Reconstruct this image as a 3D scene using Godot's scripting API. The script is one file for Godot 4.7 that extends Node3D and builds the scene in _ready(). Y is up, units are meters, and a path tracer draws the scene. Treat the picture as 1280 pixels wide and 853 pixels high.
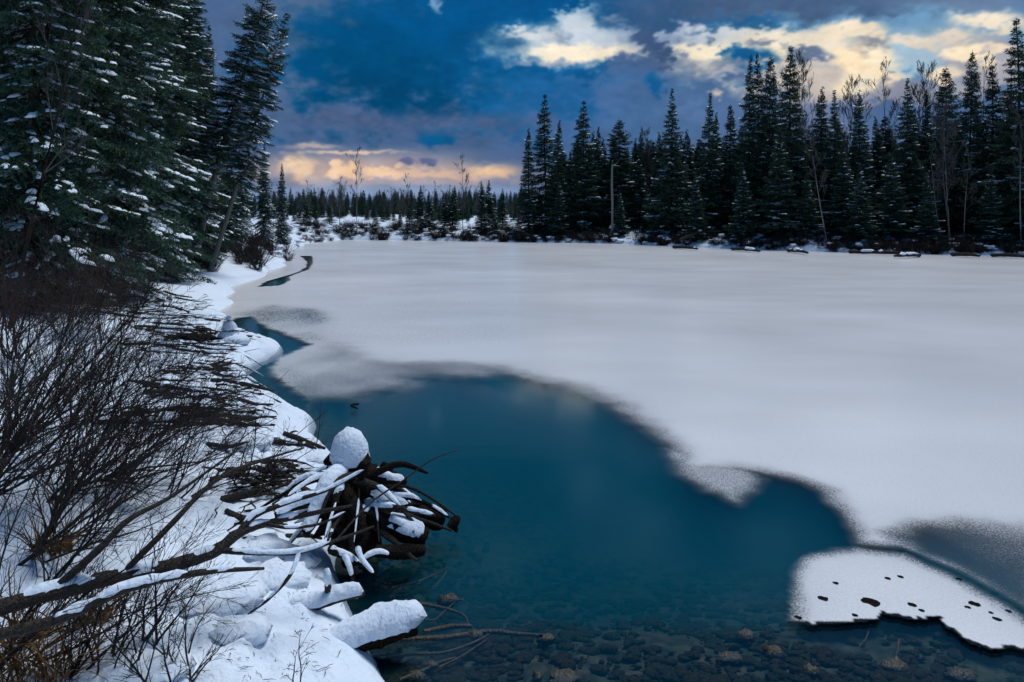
extends Node3D
# Dusk at a half-frozen forest lake. Metres, y up; the ice lies at y = 0, the viewer looks along -z.

const F := 855.0      # focal length in photograph pixels
const HY := 265.0     # row of the horizon
const EYE := 2.6      # eye height above the ice
const EXPOSURE := 1.65

var M := {}
var taken := {}
var rng := RandomNumberGenerator.new()
var nz := FastNoiseLite.new()
var nb := FastNoiseLite.new()
var nf := FastNoiseLite.new()
var lake := PackedVector2Array()

# ------------------------------------------------------------------ mesh builder
class MB:
	var v := PackedVector3Array()
	var n := PackedVector3Array()
	var c := PackedColorArray()
	var col := Color(1, 1, 1)
	func tri(a: Vector3, b: Vector3, d: Vector3) -> void:
		var g := (d - a).cross(b - a).normalized()
		v.append(a); v.append(b); v.append(d)
		n.append(g); n.append(g); n.append(g)
		c.append(col); c.append(col); c.append(col)
	func tri_n(a: Vector3, b: Vector3, d: Vector3, na: Vector3, nb: Vector3, nd: Vector3) -> void:
		if (d - a).cross(b - a).dot(na + nb + nd) < 0.0:
			v.append(a); v.append(d); v.append(b)
			n.append(na); n.append(nd); n.append(nb)
		else:
			v.append(a); v.append(b); v.append(d)
			n.append(na); n.append(nb); n.append(nd)
		c.append(col); c.append(col); c.append(col)
	func mesh() -> ArrayMesh:
		var m := ArrayMesh.new()
		if v.is_empty():
			return m
		var a := []
		a.resize(Mesh.ARRAY_MAX)
		a[Mesh.ARRAY_VERTEX] = v
		a[Mesh.ARRAY_NORMAL] = n
		a[Mesh.ARRAY_COLOR] = c
		m.add_surface_from_arrays(Mesh.PRIMITIVE_TRIANGLES, a)
		return m

func frame_of(d: Vector3) -> Array:
	var u := d.cross(Vector3.UP)
	if u.length() < 0.05:
		u = d.cross(Vector3.RIGHT)
	u = u.normalized()
	return [u, u.cross(d).normalized()]

# a tapered tube along points; wob roughens it, caps close the ends
func tube(b: MB, p: PackedVector3Array, r: PackedFloat32Array, sides: int, wob := 0.0, cap := false) -> void:
	var rings := []
	var norms := []
	for i in p.size():
		var d := (p[mini(i + 1, p.size() - 1)] - p[maxi(i - 1, 0)]).normalized()
		var fr := frame_of(d)
		var ring := PackedVector3Array()
		var no := PackedVector3Array()
		for k in sides:
			var t := TAU * k / sides
			var dir: Vector3 = fr[0] * cos(t) + fr[1] * sin(t)
			var rr := r[i]
			if wob > 0.0:
				rr *= 1.0 + wob * nz.get_noise_3d(p[i].x * 60.0 + cos(t) * 20.0, p[i].y * 60.0 + sin(t) * 20.0, p[i].z * 60.0) + wob * 0.5 * sin(t * 3.0 + p[0].x * 50.0) + wob * 0.8 * nz.get_noise_3d(p[i].x * 260.0, p[i].y * 260.0 + cos(t) * 55.0, p[i].z * 260.0 + sin(t) * 55.0)
			ring.append(p[i] + dir * rr)
			no.append(dir)
		rings.append(ring)
		norms.append(no)
	for i in p.size() - 1:
		var r0: PackedVector3Array = rings[i]
		var r1: PackedVector3Array = rings[i + 1]
		var n0: PackedVector3Array = norms[i]
		var n1: PackedVector3Array = norms[i + 1]
		for k in sides:
			var k2 := (k + 1) % sides
			b.tri_n(r0[k], r0[k2], r1[k2], n0[k], n0[k2], n1[k2])
			b.tri_n(r0[k], r1[k2], r1[k], n0[k], n1[k2], n1[k])
	if cap:
		for e in [0, p.size() - 1]:
			var ring: PackedVector3Array = rings[e]
			var out := (p[e] - p[1 if e == 0 else e - 1]).normalized()
			var jag := PackedVector3Array()
			for k in sides:
				jag.append(ring[k] * 0.82 + p[e] * 0.18 + out * r[e] * (0.10 + 0.55 * absf(nz.get_noise_3d(ring[k].x * 900.0, ring[k].y * 900.0, ring[k].z * 900.0))))
			for k in sides:
				var k2 := (k + 1) % sides
				b.tri(ring[k], ring[k2], jag[k2]) if e > 0 else b.tri(ring[k], jag[k2], ring[k2])
				b.tri(ring[k], jag[k2], jag[k]) if e > 0 else b.tri(ring[k], jag[k], jag[k2])
				b.tri_n(p[e] - out * r[e] * 0.1, jag[k], jag[k2], out, out, out)

func straight(a: Vector3, d: Vector3, ra: float, rb: float, segs := 1) -> Array:
	var p := PackedVector3Array()
	var r := PackedFloat32Array()
	for i in segs + 1:
		p.append(a.lerp(d, float(i) / segs))
		r.append(lerpf(ra, rb, float(i) / segs))
	return [p, r]

# resample control points with a smooth curve
func curve(pts: Array, radii: Array, per: int) -> Array:
	var p := PackedVector3Array()
	var r := PackedFloat32Array()
	var m := pts.size()
	for i in m - 1:
		var a: Vector3 = pts[maxi(i - 1, 0)]
		var q: Vector3 = pts[i]
		var s: Vector3 = pts[i + 1]
		var e: Vector3 = pts[mini(i + 2, m - 1)]
		for k in per:
			var t := float(k) / per
			p.append(q.cubic_interpolate(s, a, e, t))
			r.append(lerpf(radii[i], radii[i + 1], t))
	p.append(pts[m - 1])
	r.append(radii[m - 1])
	return [p, r]

# snow lying along the top of a tube: a lumpy pillow that thins out where the noise says so
func snow_on(b: MB, p: PackedVector3Array, r: PackedFloat32Array, wide: float, high: float, from := 0.0, to := 1.0, gap := -2.0) -> void:
	var sides := 8
	var last := PackedVector3Array()
	var lastn := PackedVector3Array()
	var total := p.size()
	for i in total:
		var t := float(i) / (total - 1)
		var d := (p[mini(i + 1, total - 1)] - p[maxi(i - 1, 0)]).normalized()
		var side := d.cross(Vector3.UP)
		if t < from - 0.001 or t > to + 0.001 or side.length() < 0.2:
			last = PackedVector3Array()
			continue
		side = side.normalized()
		var up := side.cross(d).normalized()
		var nn := nb.get_noise_3d(p[i].x * 90.0, p[i].y * 90.0, p[i].z * 90.0 + 7.0) + 0.4 * nz.get_noise_3d(p[i].x * 150.0, p[i].z * 150.0, 3.0)
		var amount := smoothstep(gap - 0.12, gap + 0.22, nn) * clampf(minf(t - from, to - t) * total * 0.5 + 0.12, 0.0, 1.0)
		var w := r[i] * wide * (1.0 + 0.3 * nn) * (0.25 + 0.75 * amount)
		var h := maxf(0.0, (r[i] * 0.45 + high * (0.8 + 1.2 * nn)) * amount) - r[i] * 0.3 * (1.0 - amount)
		var ring := PackedVector3Array()
		var no := PackedVector3Array()
		for k in sides + 1:
			var a := PI * k / sides
			var wig := 1.0 + 0.35 * nz.get_noise_3d(p[i].x * 240.0, k * 40.0, p[i].z * 240.0)
			var rim := 1.0 if k > 0 and k < sides else 0.0
			var q := p[i] + up * r[i] * (0.45 - 0.35 * (1.0 - rim)) + side * cos(a) * w * wig + up * pow(sin(a), 0.8) * h * rim
			ring.append(q)
			no.append((side * cos(a) + up * (sin(a) + 0.25)).normalized())
		if last.size():
			for k in sides:
				b.tri_n(last[k], last[k + 1], ring[k + 1], lastn[k], lastn[k + 1], no[k + 1])
				b.tri_n(last[k], ring[k + 1], ring[k], lastn[k], no[k + 1], no[k])
		last = ring
		lastn = no

# a lumpy closed blob (rock, clod, snow cap)
func blob(b: MB, at: Vector3, size: Vector3, rough: float, seed_: float, rows := 7, cols := 10, flat_low := -1.0) -> void:
	var g := []
	for i in rows + 1:
		var row := PackedVector3Array()
		var th := PI * i / rows
		for k in cols:
			var ph := TAU * k / cols
			var d := Vector3(sin(th) * cos(ph), cos(th), sin(th) * sin(ph))
			var s := 1.0 + rough * nz.get_noise_3d(d.x * 38.0 + seed_ * 91.0, d.y * 38.0, d.z * 38.0 - seed_ * 57.0) * 1.6
			var q := d * s
			q.y = maxf(q.y, flat_low)
			row.append(at + q * size)
		g.append(row)
	for i in rows:
		for k in cols:
			var k2 := (k + 1) % cols
			var a: Vector3 = g[i][k]
			var e: Vector3 = g[i][k2]
			var f: Vector3 = g[i + 1][k2]
			var h: Vector3 = g[i + 1][k]
			var na := ((a - at) / (size * size)).normalized()
			var ne := ((e - at) / (size * size)).normalized()
			var nff := ((f - at) / (size * size)).normalized()
			var nh := ((h - at) / (size * size)).normalized()
			if i > 0:
				b.tri_n(a, e, f, na, ne, nff)
			if i < rows - 1:
				b.tri_n(a, f, h, na, nff, nh)

# ------------------------------------------------------------------ scene nodes
func numbered(called: String) -> String:
	var k: int = taken.get(called, 0)
	taken[called] = k + 1
	return called if k == 0 else "%s_%03d" % [called, k]

func thing(called: String, label: String, category: String, at := Vector3.ZERO, group := "") -> Node3D:
	var o := Node3D.new()
	o.name = numbered(called)
	add_child(o)
	o.position = at
	o.set_meta("label", label)
	o.set_meta("category", category)
	if group != "":
		o.set_meta("group", group)
	return o

func part(called: String, m: Mesh, mat: Material, parent: Node3D) -> MeshInstance3D:
	var o := MeshInstance3D.new()
	o.name = called
	o.mesh = m
	o.material_override = mat
	parent.add_child(o, true)
	return o

func structure(called: String, m: Mesh, mat: Material, label: String) -> MeshInstance3D:
	var o := MeshInstance3D.new()
	o.name = numbered(called)
	o.mesh = m
	if mat:
		o.material_override = mat
	add_child(o)
	o.set_meta("kind", "structure")
	o.set_meta("label", label)
	return o

func mass(called: String, label: String, category: String, m: Mesh, mat: Material, where: Array) -> void:
	var mm := MultiMesh.new()
	mm.transform_format = MultiMesh.TRANSFORM_3D
	mm.mesh = m
	mm.instance_count = where.size()
	for i in where.size():
		mm.set_instance_transform(i, where[i])
	var o := MultiMeshInstance3D.new()
	o.name = numbered(called)
	o.multimesh = mm
	o.material_override = mat
	add_child(o)
	o.set_meta("kind", "stuff")
	o.set_meta("label", label)
	o.set_meta("category", category)

func ordinal(k: int) -> String:
	var w := ["first", "second", "third", "fourth", "fifth", "sixth", "seventh", "eighth", "ninth", "tenth", "eleventh", "twelfth", "thirteenth", "fourteenth", "fifteenth", "sixteenth", "seventeenth", "eighteenth", "nineteenth", "twentieth"]
	if k < 20:
		return w[k]
	var tens := ["", "", "twenty", "thirty", "forty"]
	if (k + 1) % 10 == 0:
		return {30: "thirtieth", 40: "fortieth"}.get(k + 1, "last")
	return tens[(k + 1) / 10] + "-" + w[(k + 1) % 10 - 1]

# a point seen at a photograph pixel, at depth d
func pt(px: float, py: float, d: float) -> Vector3:
	return Vector3((px - 640.0) / F * d, EYE - (py - HY) / F * d, -d)

# a point at height y seen at a pixel
func wp(px: float, py: float, y := 0.0) -> Vector3:
	return pt(px, py, (EYE - y) * F / (py - HY))

# where a pixel's ray first meets the land
func on_land(px: float, py: float) -> Vector3:
	var d := 2.0
	var q := pt(px, py, d)
	while d < 120.0:
		q = pt(px, py, d)
		if q.y <= ground(q.x, q.z):
			return Vector3(q.x, ground(q.x, q.z), q.z)
		d *= 1.006
	return q

# ------------------------------------------------------------------ terrain
func make_lake() -> void:
	for a in [[520, 900], [495, 853], [468, 800], [450, 760], [425, 730], [418, 690], [422, 650], [428, 600], [424, 572], [408, 552], [388, 538], [391, 518], [365, 503], [337, 491], [314, 472], [308, 458], [325, 447], [349, 437], [353, 430], [337, 423], [312, 417], [294, 411], [284, 402], [288, 396], [299, 388], [298, 376], [296, 366], [312, 353], [340, 343], [360, 334], [364, 323], [372, 312], [388, 304], [430, 300], [520, 301], [640, 303], [760, 304.5], [860, 309], [960, 313], [1060, 316], [1160, 318], [1280, 320], [1500, 325]]:
		var q := wp(a[0], a[1])
		lake.append(Vector2(q.x, q.z))
	lake.append(Vector2(60, -30))
	lake.append(Vector2(60, -2.2))
	lake.append(Vector2(4.0, -2.4))
	lake.append(Vector2(0.3, -2.6))

func shore(x: float, z: float) -> float:   # metres inland; negative on the lake
	var best := 1e9
	var p := Vector2(x, z)
	var inside := false
	var j := lake.size() - 1
	for i in lake.size():
		var a := lake[i]
		var b := lake[j]
		if (a.y > z) != (b.y > z) and x < (b.x - a.x) * (z - a.y) / (b.y - a.y) + a.x:
			inside = not inside
		var ab := b - a
		var t := clampf((p - a).dot(ab) / ab.length_squared(), 0.0, 1.0)
		best = minf(best, (a + ab * t - p).length_squared())
		j = i
	best = sqrt(best)
	return -best if inside else best

func ground_at(s: float, x: float, z: float) -> float:
	if s < 0.0:
		return -0.10 - 0.95 * (1.0 - exp(s * 0.55)) - 0.06 * nb.get_noise_2d(x * 20.0, z * 20.0)
	var lump := nb.get_noise_2d(x * 34.0, z * 34.0)
	var low := nf.get_noise_2d(x * 7.0, z * 7.0)
	var rise := 0.16 * (1.0 - exp(-s / 0.10)) + 0.16 * (1.0 - exp(-s / 0.7)) + 0.11 * minf(s, 6.0) + 0.015 * clampf(s - 6.0, 0.0, 60.0)
	return -0.10 + rise + (0.09 * lump + 0.05 * nz.get_noise_2d(x * 90.0, z * 90.0) + 0.02 * nz.get_noise_2d(x * 260.0, z * 260.0)) * minf(1.0, s * 2.5) + 0.3 * low * clampf(s / 6.0, 0.0, 1.0) + (0.2 + 0.4 * low) * smoothstep(0.0, 2.5, s) * smoothstep(-25.0, -40.0, z)

func ground(x: float, z: float) -> float:
	return ground_at(shore(x, z) + 0.06 * nb.get_noise_2d(x * 45.0, z * 45.0), x, z)

func grid_mesh(xs: PackedFloat32Array, zs: PackedFloat32Array, lower: Callable) -> ArrayMesh:
	var w := xs.size()
	var h := zs.size()
	var v := PackedVector3Array()
	v.resize(w * h)
	var nn := PackedVector3Array()
	nn.resize(w * h)
	for j in h:
		for i in w:
			v[j * w + i] = Vector3(xs[i], lower.call(xs[i], zs[j]), zs[j])
	for j in h:
		for i in w:
			var dx := v[j * w + mini(i + 1, w - 1)] - v[j * w + maxi(i - 1, 0)]
			var dz := v[mini(j + 1, h - 1) * w + i] - v[maxi(j - 1, 0) * w + i]
			var q := dz.cross(dx).normalized()
			nn[j * w + i] = q if q.y > 0.0 else -q
	var ix := PackedInt32Array()
	for j in h - 1:
		for i in w - 1:
			var a := j * w + i
			ix.append_array([a, a + 1, a + w, a + 1, a + w + 1, a + w] if zs[1] > zs[0] else [a, a + w, a + 1, a + 1, a + w, a + w + 1])
	var arr := []
	arr.resize(Mesh.ARRAY_MAX)
	arr[Mesh.ARRAY_VERTEX] = v
	arr[Mesh.ARRAY_NORMAL] = nn
	arr[Mesh.ARRAY_INDEX] = ix
	var m := ArrayMesh.new()
	m.add_surface_from_arrays(Mesh.PRIMITIVE_TRIANGLES, arr)
	return m

func steps(a: float, b: float, d: float) -> PackedFloat32Array:
	var o := PackedFloat32Array()
	var k := int(round(absf(b - a) / d))
	for i in k + 1:
		o.append(lerpf(a, b, float(i) / k))
	return o

# ------------------------------------------------------------------ materials
func noise_tex(freq: float, oct: int, seed_: int, size := 512, normal := 0.0) -> NoiseTexture2D:
	var t := NoiseTexture2D.new()
	var n := FastNoiseLite.new()
	n.seed = seed_
	n.frequency = freq
	n.fractal_octaves = oct
	n.noise_type = FastNoiseLite.TYPE_SIMPLEX_SMOOTH
	t.noise = n
	t.width = size
	t.height = size
	t.seamless = true
	if normal > 0.0:
		t.as_normal_map = true
		t.bump_strength = normal
	return t

func lin(r: float, g: float, b: float) -> Color:
	return Color(r, g, b).linear_to_srgb()

func ramp_tex(freq: float, oct: int, seed_: int, a: Color, b: Color, size := 512) -> NoiseTexture2D:
	var t := noise_tex(freq, oct, seed_, size)
	var g := Gradient.new()
	g.set_color(0, a)
	g.set_color(1, b)
	t.color_ramp = g
	return t

func mat(called: String, col: Color, rough: float, spec := 0.5) -> StandardMaterial3D:
	var m := StandardMaterial3D.new()
	m.resource_name = called
	m.albedo_color = col
	m.roughness = rough
	m.metallic_specular = spec
	M[called] = m
	return m

func tri_scale(m: StandardMaterial3D, s: float) -> void:
	m.uv1_triplanar = true
	m.uv1_world_triplanar = true
	m.uv1_scale = Vector3(s, s, s)

func make_materials() -> void:
	var m := mat("snow", Color.WHITE, 0.85, 0.3)
	m.albedo_texture = ramp_tex(0.012, 4, 3, lin(0.74, 0.82, 0.90), lin(0.84, 0.89, 0.94))
	m.heightmap_enabled = true
	m.heightmap_texture = noise_tex(0.05, 5, 9)
	m.heightmap_scale = 1.4
	tri_scale(m, 0.8)
	m = mat("tree_snow", lin(0.82, 0.88, 0.93), 0.9, 0.2)
	m = mat("water", lin(0.001, 0.080, 0.140), 0.09, 0.45)
	m.albedo_color.a = 0.05
	m.transparency = BaseMaterial3D.TRANSPARENCY_ALPHA
	m.normal_enabled = false
	m = mat("bed", Color.WHITE, 0.95, 0.2)
	m.albedo_texture = ramp_tex(0.02, 5, 5, lin(0.010, 0.018, 0.015), lin(0.085, 0.085, 0.058))
	tri_scale(m, 0.7)
	m = mat("needles", Color.WHITE, 0.8, 0.2)
	m.vertex_color_use_as_albedo = true
	m = mat("bark", Color.WHITE, 0.95, 0.2)
	m.albedo_texture = ramp_tex(0.05, 5, 15, lin(0.010, 0.009, 0.008), lin(0.085, 0.07, 0.055))
	m.heightmap_enabled = true
	m.heightmap_texture = noise_tex(0.05, 5, 15)
	m.heightmap_scale = 2.0
	tri_scale(m, 2.5)
	m.uv1_scale = Vector3(4.0, 1.0, 4.0)
	m = mat("wood", Color.WHITE, 0.85, 0.35)
	m.albedo_texture = ramp_tex(0.03, 5, 25, lin(0.010, 0.008, 0.007), lin(0.095, 0.072, 0.054))
	m.heightmap_enabled = true
	m.heightmap_texture = noise_tex(0.04, 5, 26)
	m.heightmap_scale = 1.5
	tri_scale(m, 3.0)
	m = mat("pale_bark", Color.WHITE, 0.8, 0.3)
	m.albedo_texture = ramp_tex(0.06, 4, 35, lin(0.10, 0.10, 0.095), lin(0.42, 0.41, 0.38))
	tri_scale(m, 1.0)
	m.uv1_scale = Vector3(1.0, 4.0, 1.0)
	m = mat("twig", Color.WHITE, 0.8, 0.3)
	m.vertex_color_use_as_albedo = true
	m = mat("straw", Color.WHITE, 0.8, 0.3)
	m.vertex_color_use_as_albedo = true
	m = mat("stone", Color.WHITE, 0.6, 0.5)
	m.albedo_texture = ramp_tex(0.04, 5, 45, lin(0.010, 0.011, 0.008), lin(0.095, 0.075, 0.042))
	m.heightmap_enabled = true
	m.heightmap_texture = noise_tex(0.05, 4, 46)
	m.heightmap_scale = 1.0
	tri_scale(m, 2.0)
	m = mat("peat", Color.WHITE, 1.0, 0.1)
	m.albedo_texture = ramp_tex(0.05, 5, 55, lin(0.006, 0.005, 0.005), lin(0.075, 0.058, 0.042))
	m.heightmap_enabled = true
	m.heightmap_texture = noise_tex(0.06, 5, 56)
	m.heightmap_scale = 3.0
	tri_scale(m, 2.5)
	m = mat("litter", Color.WHITE, 0.9, 0.2)
	m.albedo_texture = ramp_tex(0.05, 4, 65, lin(0.003, 0.005, 0.004), lin(0.045, 0.042, 0.026))
	tri_scale(m, 1.5)
	m = mat("grey_bark", Color.WHITE, 0.9, 0.2)
	m.albedo_texture = ramp_tex(0.05, 5, 75, lin(0.05, 0.055, 0.05), lin(0.22, 0.22, 0.20))
	tri_scale(m, 2.0)
	m = mat("ice_rim", lin(0.10, 0.13, 0.14), 0.4, 0.5)

# ------------------------------------------------------------------ sky
# Cloud masses: centre x, y, half width, half height, colour (sRGB bytes), strength, softness, raggedness; in angles written as photograph pixels
func cloud_list() -> Array:
	return [
		[380, 50, 130, 130, 84, 110, 146, 0.85, 0.8, 20],
		[640, 160, 420, 60, 68, 96, 136, 0.7, 0.8, 14],
		[495, 72, 170, 84, 4, 78, 126, 1.0, 0.5, 24],
		[620, 12, 230, 44, 6, 84, 140, 0.95, 0.6, 20],
		[650, 100, 120, 70, 14, 92, 148, 0.85, 0.7, 22],
		[480, 108, 110, 40, 5, 66, 108, 0.65, 0.9, 16],
		[600, 60, 60, 30, 4, 72, 122, 0.5, 0.9, 16],
		[500, 150, 220, 17, 82, 96, 132, 0.7, 0.9, 8],
		[760, 140, 130, 50, 62, 104, 158, 0.7, 0.8, 20],
		[860, 140, 110, 70, 76, 112, 152, 0.6, 0.8, 20],
		[700, 120, 60, 26, 26, 96, 152, 0.7, 0.7, 14],
		[790, 100, 90, 14, 60, 106, 158, 0.6, 0.8, 10],
		[819, 108, 13, 20, 14, 90, 146, 0.9, 0.6, 7],
		[700, 60, 70, 40, 10, 88, 146, 0.9, 0.6, 16],
		# low warm gap in the west
		[455, 214, 240, 30, 196, 172, 164, 0.92, 0.85, 5],
		[560, 222, 130, 18, 176, 162, 168, 0.7, 0.8, 5],
		[372, 207, 26, 18, 246, 210, 174, 0.9, 0.8, 8],
		[418, 212, 13, 10, 250, 214, 178, 0.9, 0.5, 7],
		[434, 213, 12, 10, 246, 206, 168, 0.9, 0.5, 7],
		[474, 216, 30, 7, 248, 210, 172, 0.85, 0.6, 6],
		[500, 214, 24, 6, 240, 200, 168, 0.7, 0.6, 6],
		[613, 215, 40, 10, 250, 204, 160, 0.85, 0.8, 4],
		[545, 216, 30, 6, 238, 196, 164, 0.7, 0.7, 5],
		[440, 191, 80, 3, 244, 208, 180, 0.8, 0.8, 3],
		[390, 183, 40, 5, 226, 196, 182, 0.7, 0.8, 3],
		[470, 225, 40, 5, 160, 160, 180, 0.7, 0.8, 4],
		[520, 229, 60, 4, 170, 168, 184, 0.7, 0.8, 4],
		[405, 228, 24, 7, 168, 172, 190, 0.7, 0.8, 4],
		[480, 240, 300, 10, 136, 156, 192, 0.95, 0.7, 2],
		[508, 202, 13, 4, 92, 104, 142, 0.95, 0.5, 3],
		[536, 202, 13, 5, 88, 100, 140, 0.95, 0.5, 3],
		[624, 197, 60, 7, 70, 96, 142, 0.6, 0.9, 3],
		[551, 175, 22, 8, 12, 88, 138, 0.95, 0.4, 4],
		# torn bright opening above the centre
		[720, 52, 112, 27, 196, 208, 220, 0.95, 0.65, 14],
		[726, 30, 30, 26, 206, 216, 226, 0.9, 0.6, 14],
		[660, 42, 40, 11, 216, 220, 224, 0.9, 0.65, 9],
		[770, 22, 15, 5, 196, 208, 220, 0.9, 0.6, 5],
		[548, 8, 8, 12, 140, 168, 200, 0.8, 0.8, 6],
		[728, 65, 86, 11, 255, 240, 214, 0.98, 0.65, 6],
		[700, 62, 40, 6, 255, 242, 220, 0.8, 0.7, 6],
		[700, 44, 22, 7, 120, 142, 172, 0.6, 0.8, 8],
		[690, 77, 60, 5, 170, 168, 182, 0.6, 0.9, 5],
		# right half
		[1130, 40, 220, 70, 112, 158, 194, 0.95, 0.6, 16],
		[915, 52, 95, 26, 198, 208, 218, 0.92, 0.6, 14],
		[960, 72, 150, 26, 214, 204, 192, 0.85, 0.8, 12],
		[1180, 56, 100, 26, 226, 214, 198, 0.75, 0.8, 12],
		[885, 62, 62, 8, 255, 240, 212, 0.95, 0.6, 6],
		[1000, 50, 105, 20, 240, 226, 204, 0.95, 0.6, 12],
		[1062, 38, 48, 13, 252, 234, 206, 0.95, 0.6, 10],
		[1000, 62, 60, 9, 255, 238, 208, 0.8, 0.7, 8],
		[1020, 105, 90, 34, 226, 208, 190, 0.85, 0.6, 14],
		[1088, 84, 48, 36, 250, 226, 190, 1.0, 0.45, 12],
		[1010, 66, 32, 12, 96, 116, 148, 0.95, 0.5, 10],
		[958, 50, 28, 6, 110, 122, 146, 0.85, 0.6, 8],
		[1150, 72, 62, 20, 164, 192, 212, 0.9, 0.6, 8],
		[1140, 52, 50, 9, 228, 214, 196, 0.9, 0.6, 8],
		[1096, 56, 30, 14, 126, 132, 148, 0.85, 0.7, 10],
		[1080, 104, 30, 18, 255, 240, 208, 0.95, 0.7, 8],
		[1100, 72, 26, 14, 255, 236, 202, 0.9, 0.7, 8],
		[1240, 26, 60, 14, 244, 228, 204, 0.95, 0.6, 10],
		[1192, 43, 22, 8, 232, 214, 194, 0.85, 0.6, 8],
		[1235, 84, 66, 40, 166, 164, 174, 0.95, 0.45, 14],
		[1212, 66, 40, 14, 254, 234, 200, 0.95, 0.6, 10],
		[1256, 62, 22, 6, 250, 228, 196, 0.85, 0.6, 7],
		[1180, 92, 26, 9, 250, 230, 200, 0.9, 0.6, 7],
		[1128, 116, 64, 20, 140, 142, 158, 0.9, 0.6, 14],
		[1020, 146, 80, 30, 112, 126, 158, 0.85, 0.8, 14],
		[905, 150, 50, 40, 90, 118, 164, 0.5, 0.8, 14],
		[932, 74, 36, 20, 16, 88, 142, 0.97, 0.5, 12],
		[906, 92, 22, 10, 214, 206, 206, 0.6, 0.8, 9],
		[895, 116, 10, 8, 232, 208, 190, 0.8, 0.7, 6],
		[815, 52, 22, 34, 62, 86, 124, 0.97, 0.5, 14],
		[820, 14, 80, 28, 52, 88, 130, 0.9, 0.7, 16],
		[1000, 4, 210, 20, 70, 96, 132, 0.95, 0.7, 12],
		[940, 26, 60, 9, 26, 90, 140, 0.8, 0.7, 10],
		[1210, 4, 110, 13, 104, 128, 160, 0.9, 0.7, 8],
		[1180, 210, 420, 52, 90, 114, 150, 0.85, 0.7, 14],
	]

func sky_color(az: float, el: float, blobs: Array, fine: bool) -> Color:
	var dir := Vector3(sin(az) * cos(el), sin(el), -cos(az) * cos(el)) * F
	var a1 := nf.get_noise_3d(dir.x * 0.30, dir.y * 0.75, dir.z * 0.30)
	var a2 := nb.get_noise_3d(dir.x * 0.55 + 300.0, dir.y * 1.0, dir.z * 0.55)
	# the broken cloud deck that goes on all round: deep blue bellies, slate, pale breaks
	var c := Color8(6, 76, 130).lerp(Color8(62, 106, 158), smoothstep(-0.15, 0.45, a1 + 0.25 * a2))
	var open := smoothstep(0.18, 0.65, a2 + 0.35 * a1)
	c = c.lerp(Color8(120, 158, 192), open * 0.35)
	if absf(az) > 1.02:
		var warm := smoothstep(0.16, 0.02, el) * smoothstep(0.0, 0.3, a2 + 0.1)
		return c.lerp(Color8(205, 186, 176), warm * 0.8)
	var x := 640.0 + F * tan(az)
	var y := maxf(HY - F * tan(el) / cos(az), -600.0)
	var w1 := nb.get_noise_3d(dir.x * 0.9, dir.y * 1.5, dir.z * 0.9)
	var w2 := nb.get_noise_3d(dir.x * 0.9 + 500.0, dir.y * 1.5, dir.z * 0.9 + 90.0)
	var f1 := nz.get_noise_3d(dir.x * 1.3, dir.y * 2.4, dir.z * 1.3) if fine else 0.0
	var rag := 0.7 * w1 + 0.3 * f1
	# inside the frame the deck gives way to the masses below
	var near := smoothstep(-60.0, -10.0, y) * smoothstep(-120.0, 160.0, x) * smoothstep(1480.0, 1290.0, x)
	c = c.lerp(Color8(74, 102, 144), near)
	for b in blobs:
		var dx: float = x - b[0]
		var lim: float = b[2] * 1.7 + 30.0
		if dx > lim or dx < -lim:
			continue
		var dy: float = y - b[1]
		lim = b[3] * 1.7 + 24.0
		if dy > lim or dy < -lim:
			continue
		var fw := 1.15 if b[2] < 100 else 0.3
		dx = (dx + (w2 * 1.7 + f1 * fw) * b[9] * 1.25) / b[2]
		dy = (dy + (w1 * 1.3 + f1 * fw) * b[9]) / b[3]
		var d: float = sqrt(dx * dx + dy * dy) + rag * (0.16 + 0.02 * b[9])
		var s: float = b[8]
		var k: float = b[7] * smoothstep(1.25, 1.25 - 1.25 * s - 0.10, d)
		if k > 0.0:
			c = c.lerp(Color8(b[4], b[5], b[6]), k)
	var g := 1.0 + 0.05 * f1 + 0.08 * w2
	return Color(c.r * g, c.g * g, c.b * g)

func sky_panorama() -> ImageTexture:
	var blobs := cloud_list()
	var cw := 512
	var im := Image.create_empty(cw, cw / 2, false, Image.FORMAT_RGB8)
	for j in cw / 2:
		var el := PI * 0.5 - PI * (j + 0.5) / (cw / 2)
		for i in cw:
			if el < -0.02:
				im.set_pixel(i, j, Color8(120, 128, 140))
			else:
				im.set_pixel(i, j, sky_color(TAU * (i + 0.5) / cw - PI, el, blobs, false))
	im.resize(4096, 2048, Image.INTERPOLATE_BILINEAR)
	var i0 := 4096 / 2 - 500
	var rows := 260
	var dt := Image.create_empty(1000, rows, false, Image.FORMAT_RGB8)
	for j in rows:
		var el := PI * 0.5 - PI * (1024 - rows + j + 0.5) / 2048
		for i in 1000:
			dt.set_pixel(i, j, sky_color(TAU * (i0 + i + 0.5) / 4096 - PI, el, blobs, true))
	im.blit_rect(dt, Rect2i(0, 0, 1000, rows), Vector2i(i0, 1024 - rows))
	return ImageTexture.create_from_image(im)

# ------------------------------------------------------------------ ice
var open_water := PackedVector2Array()
var soft_spots := []

func px_poly(a: Array) -> PackedVector2Array:
	var o := PackedVector2Array()
	for q in a:
		var w := wp(q[0], q[1])
		o.append(Vector2(w.x, w.z))
	return o

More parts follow.
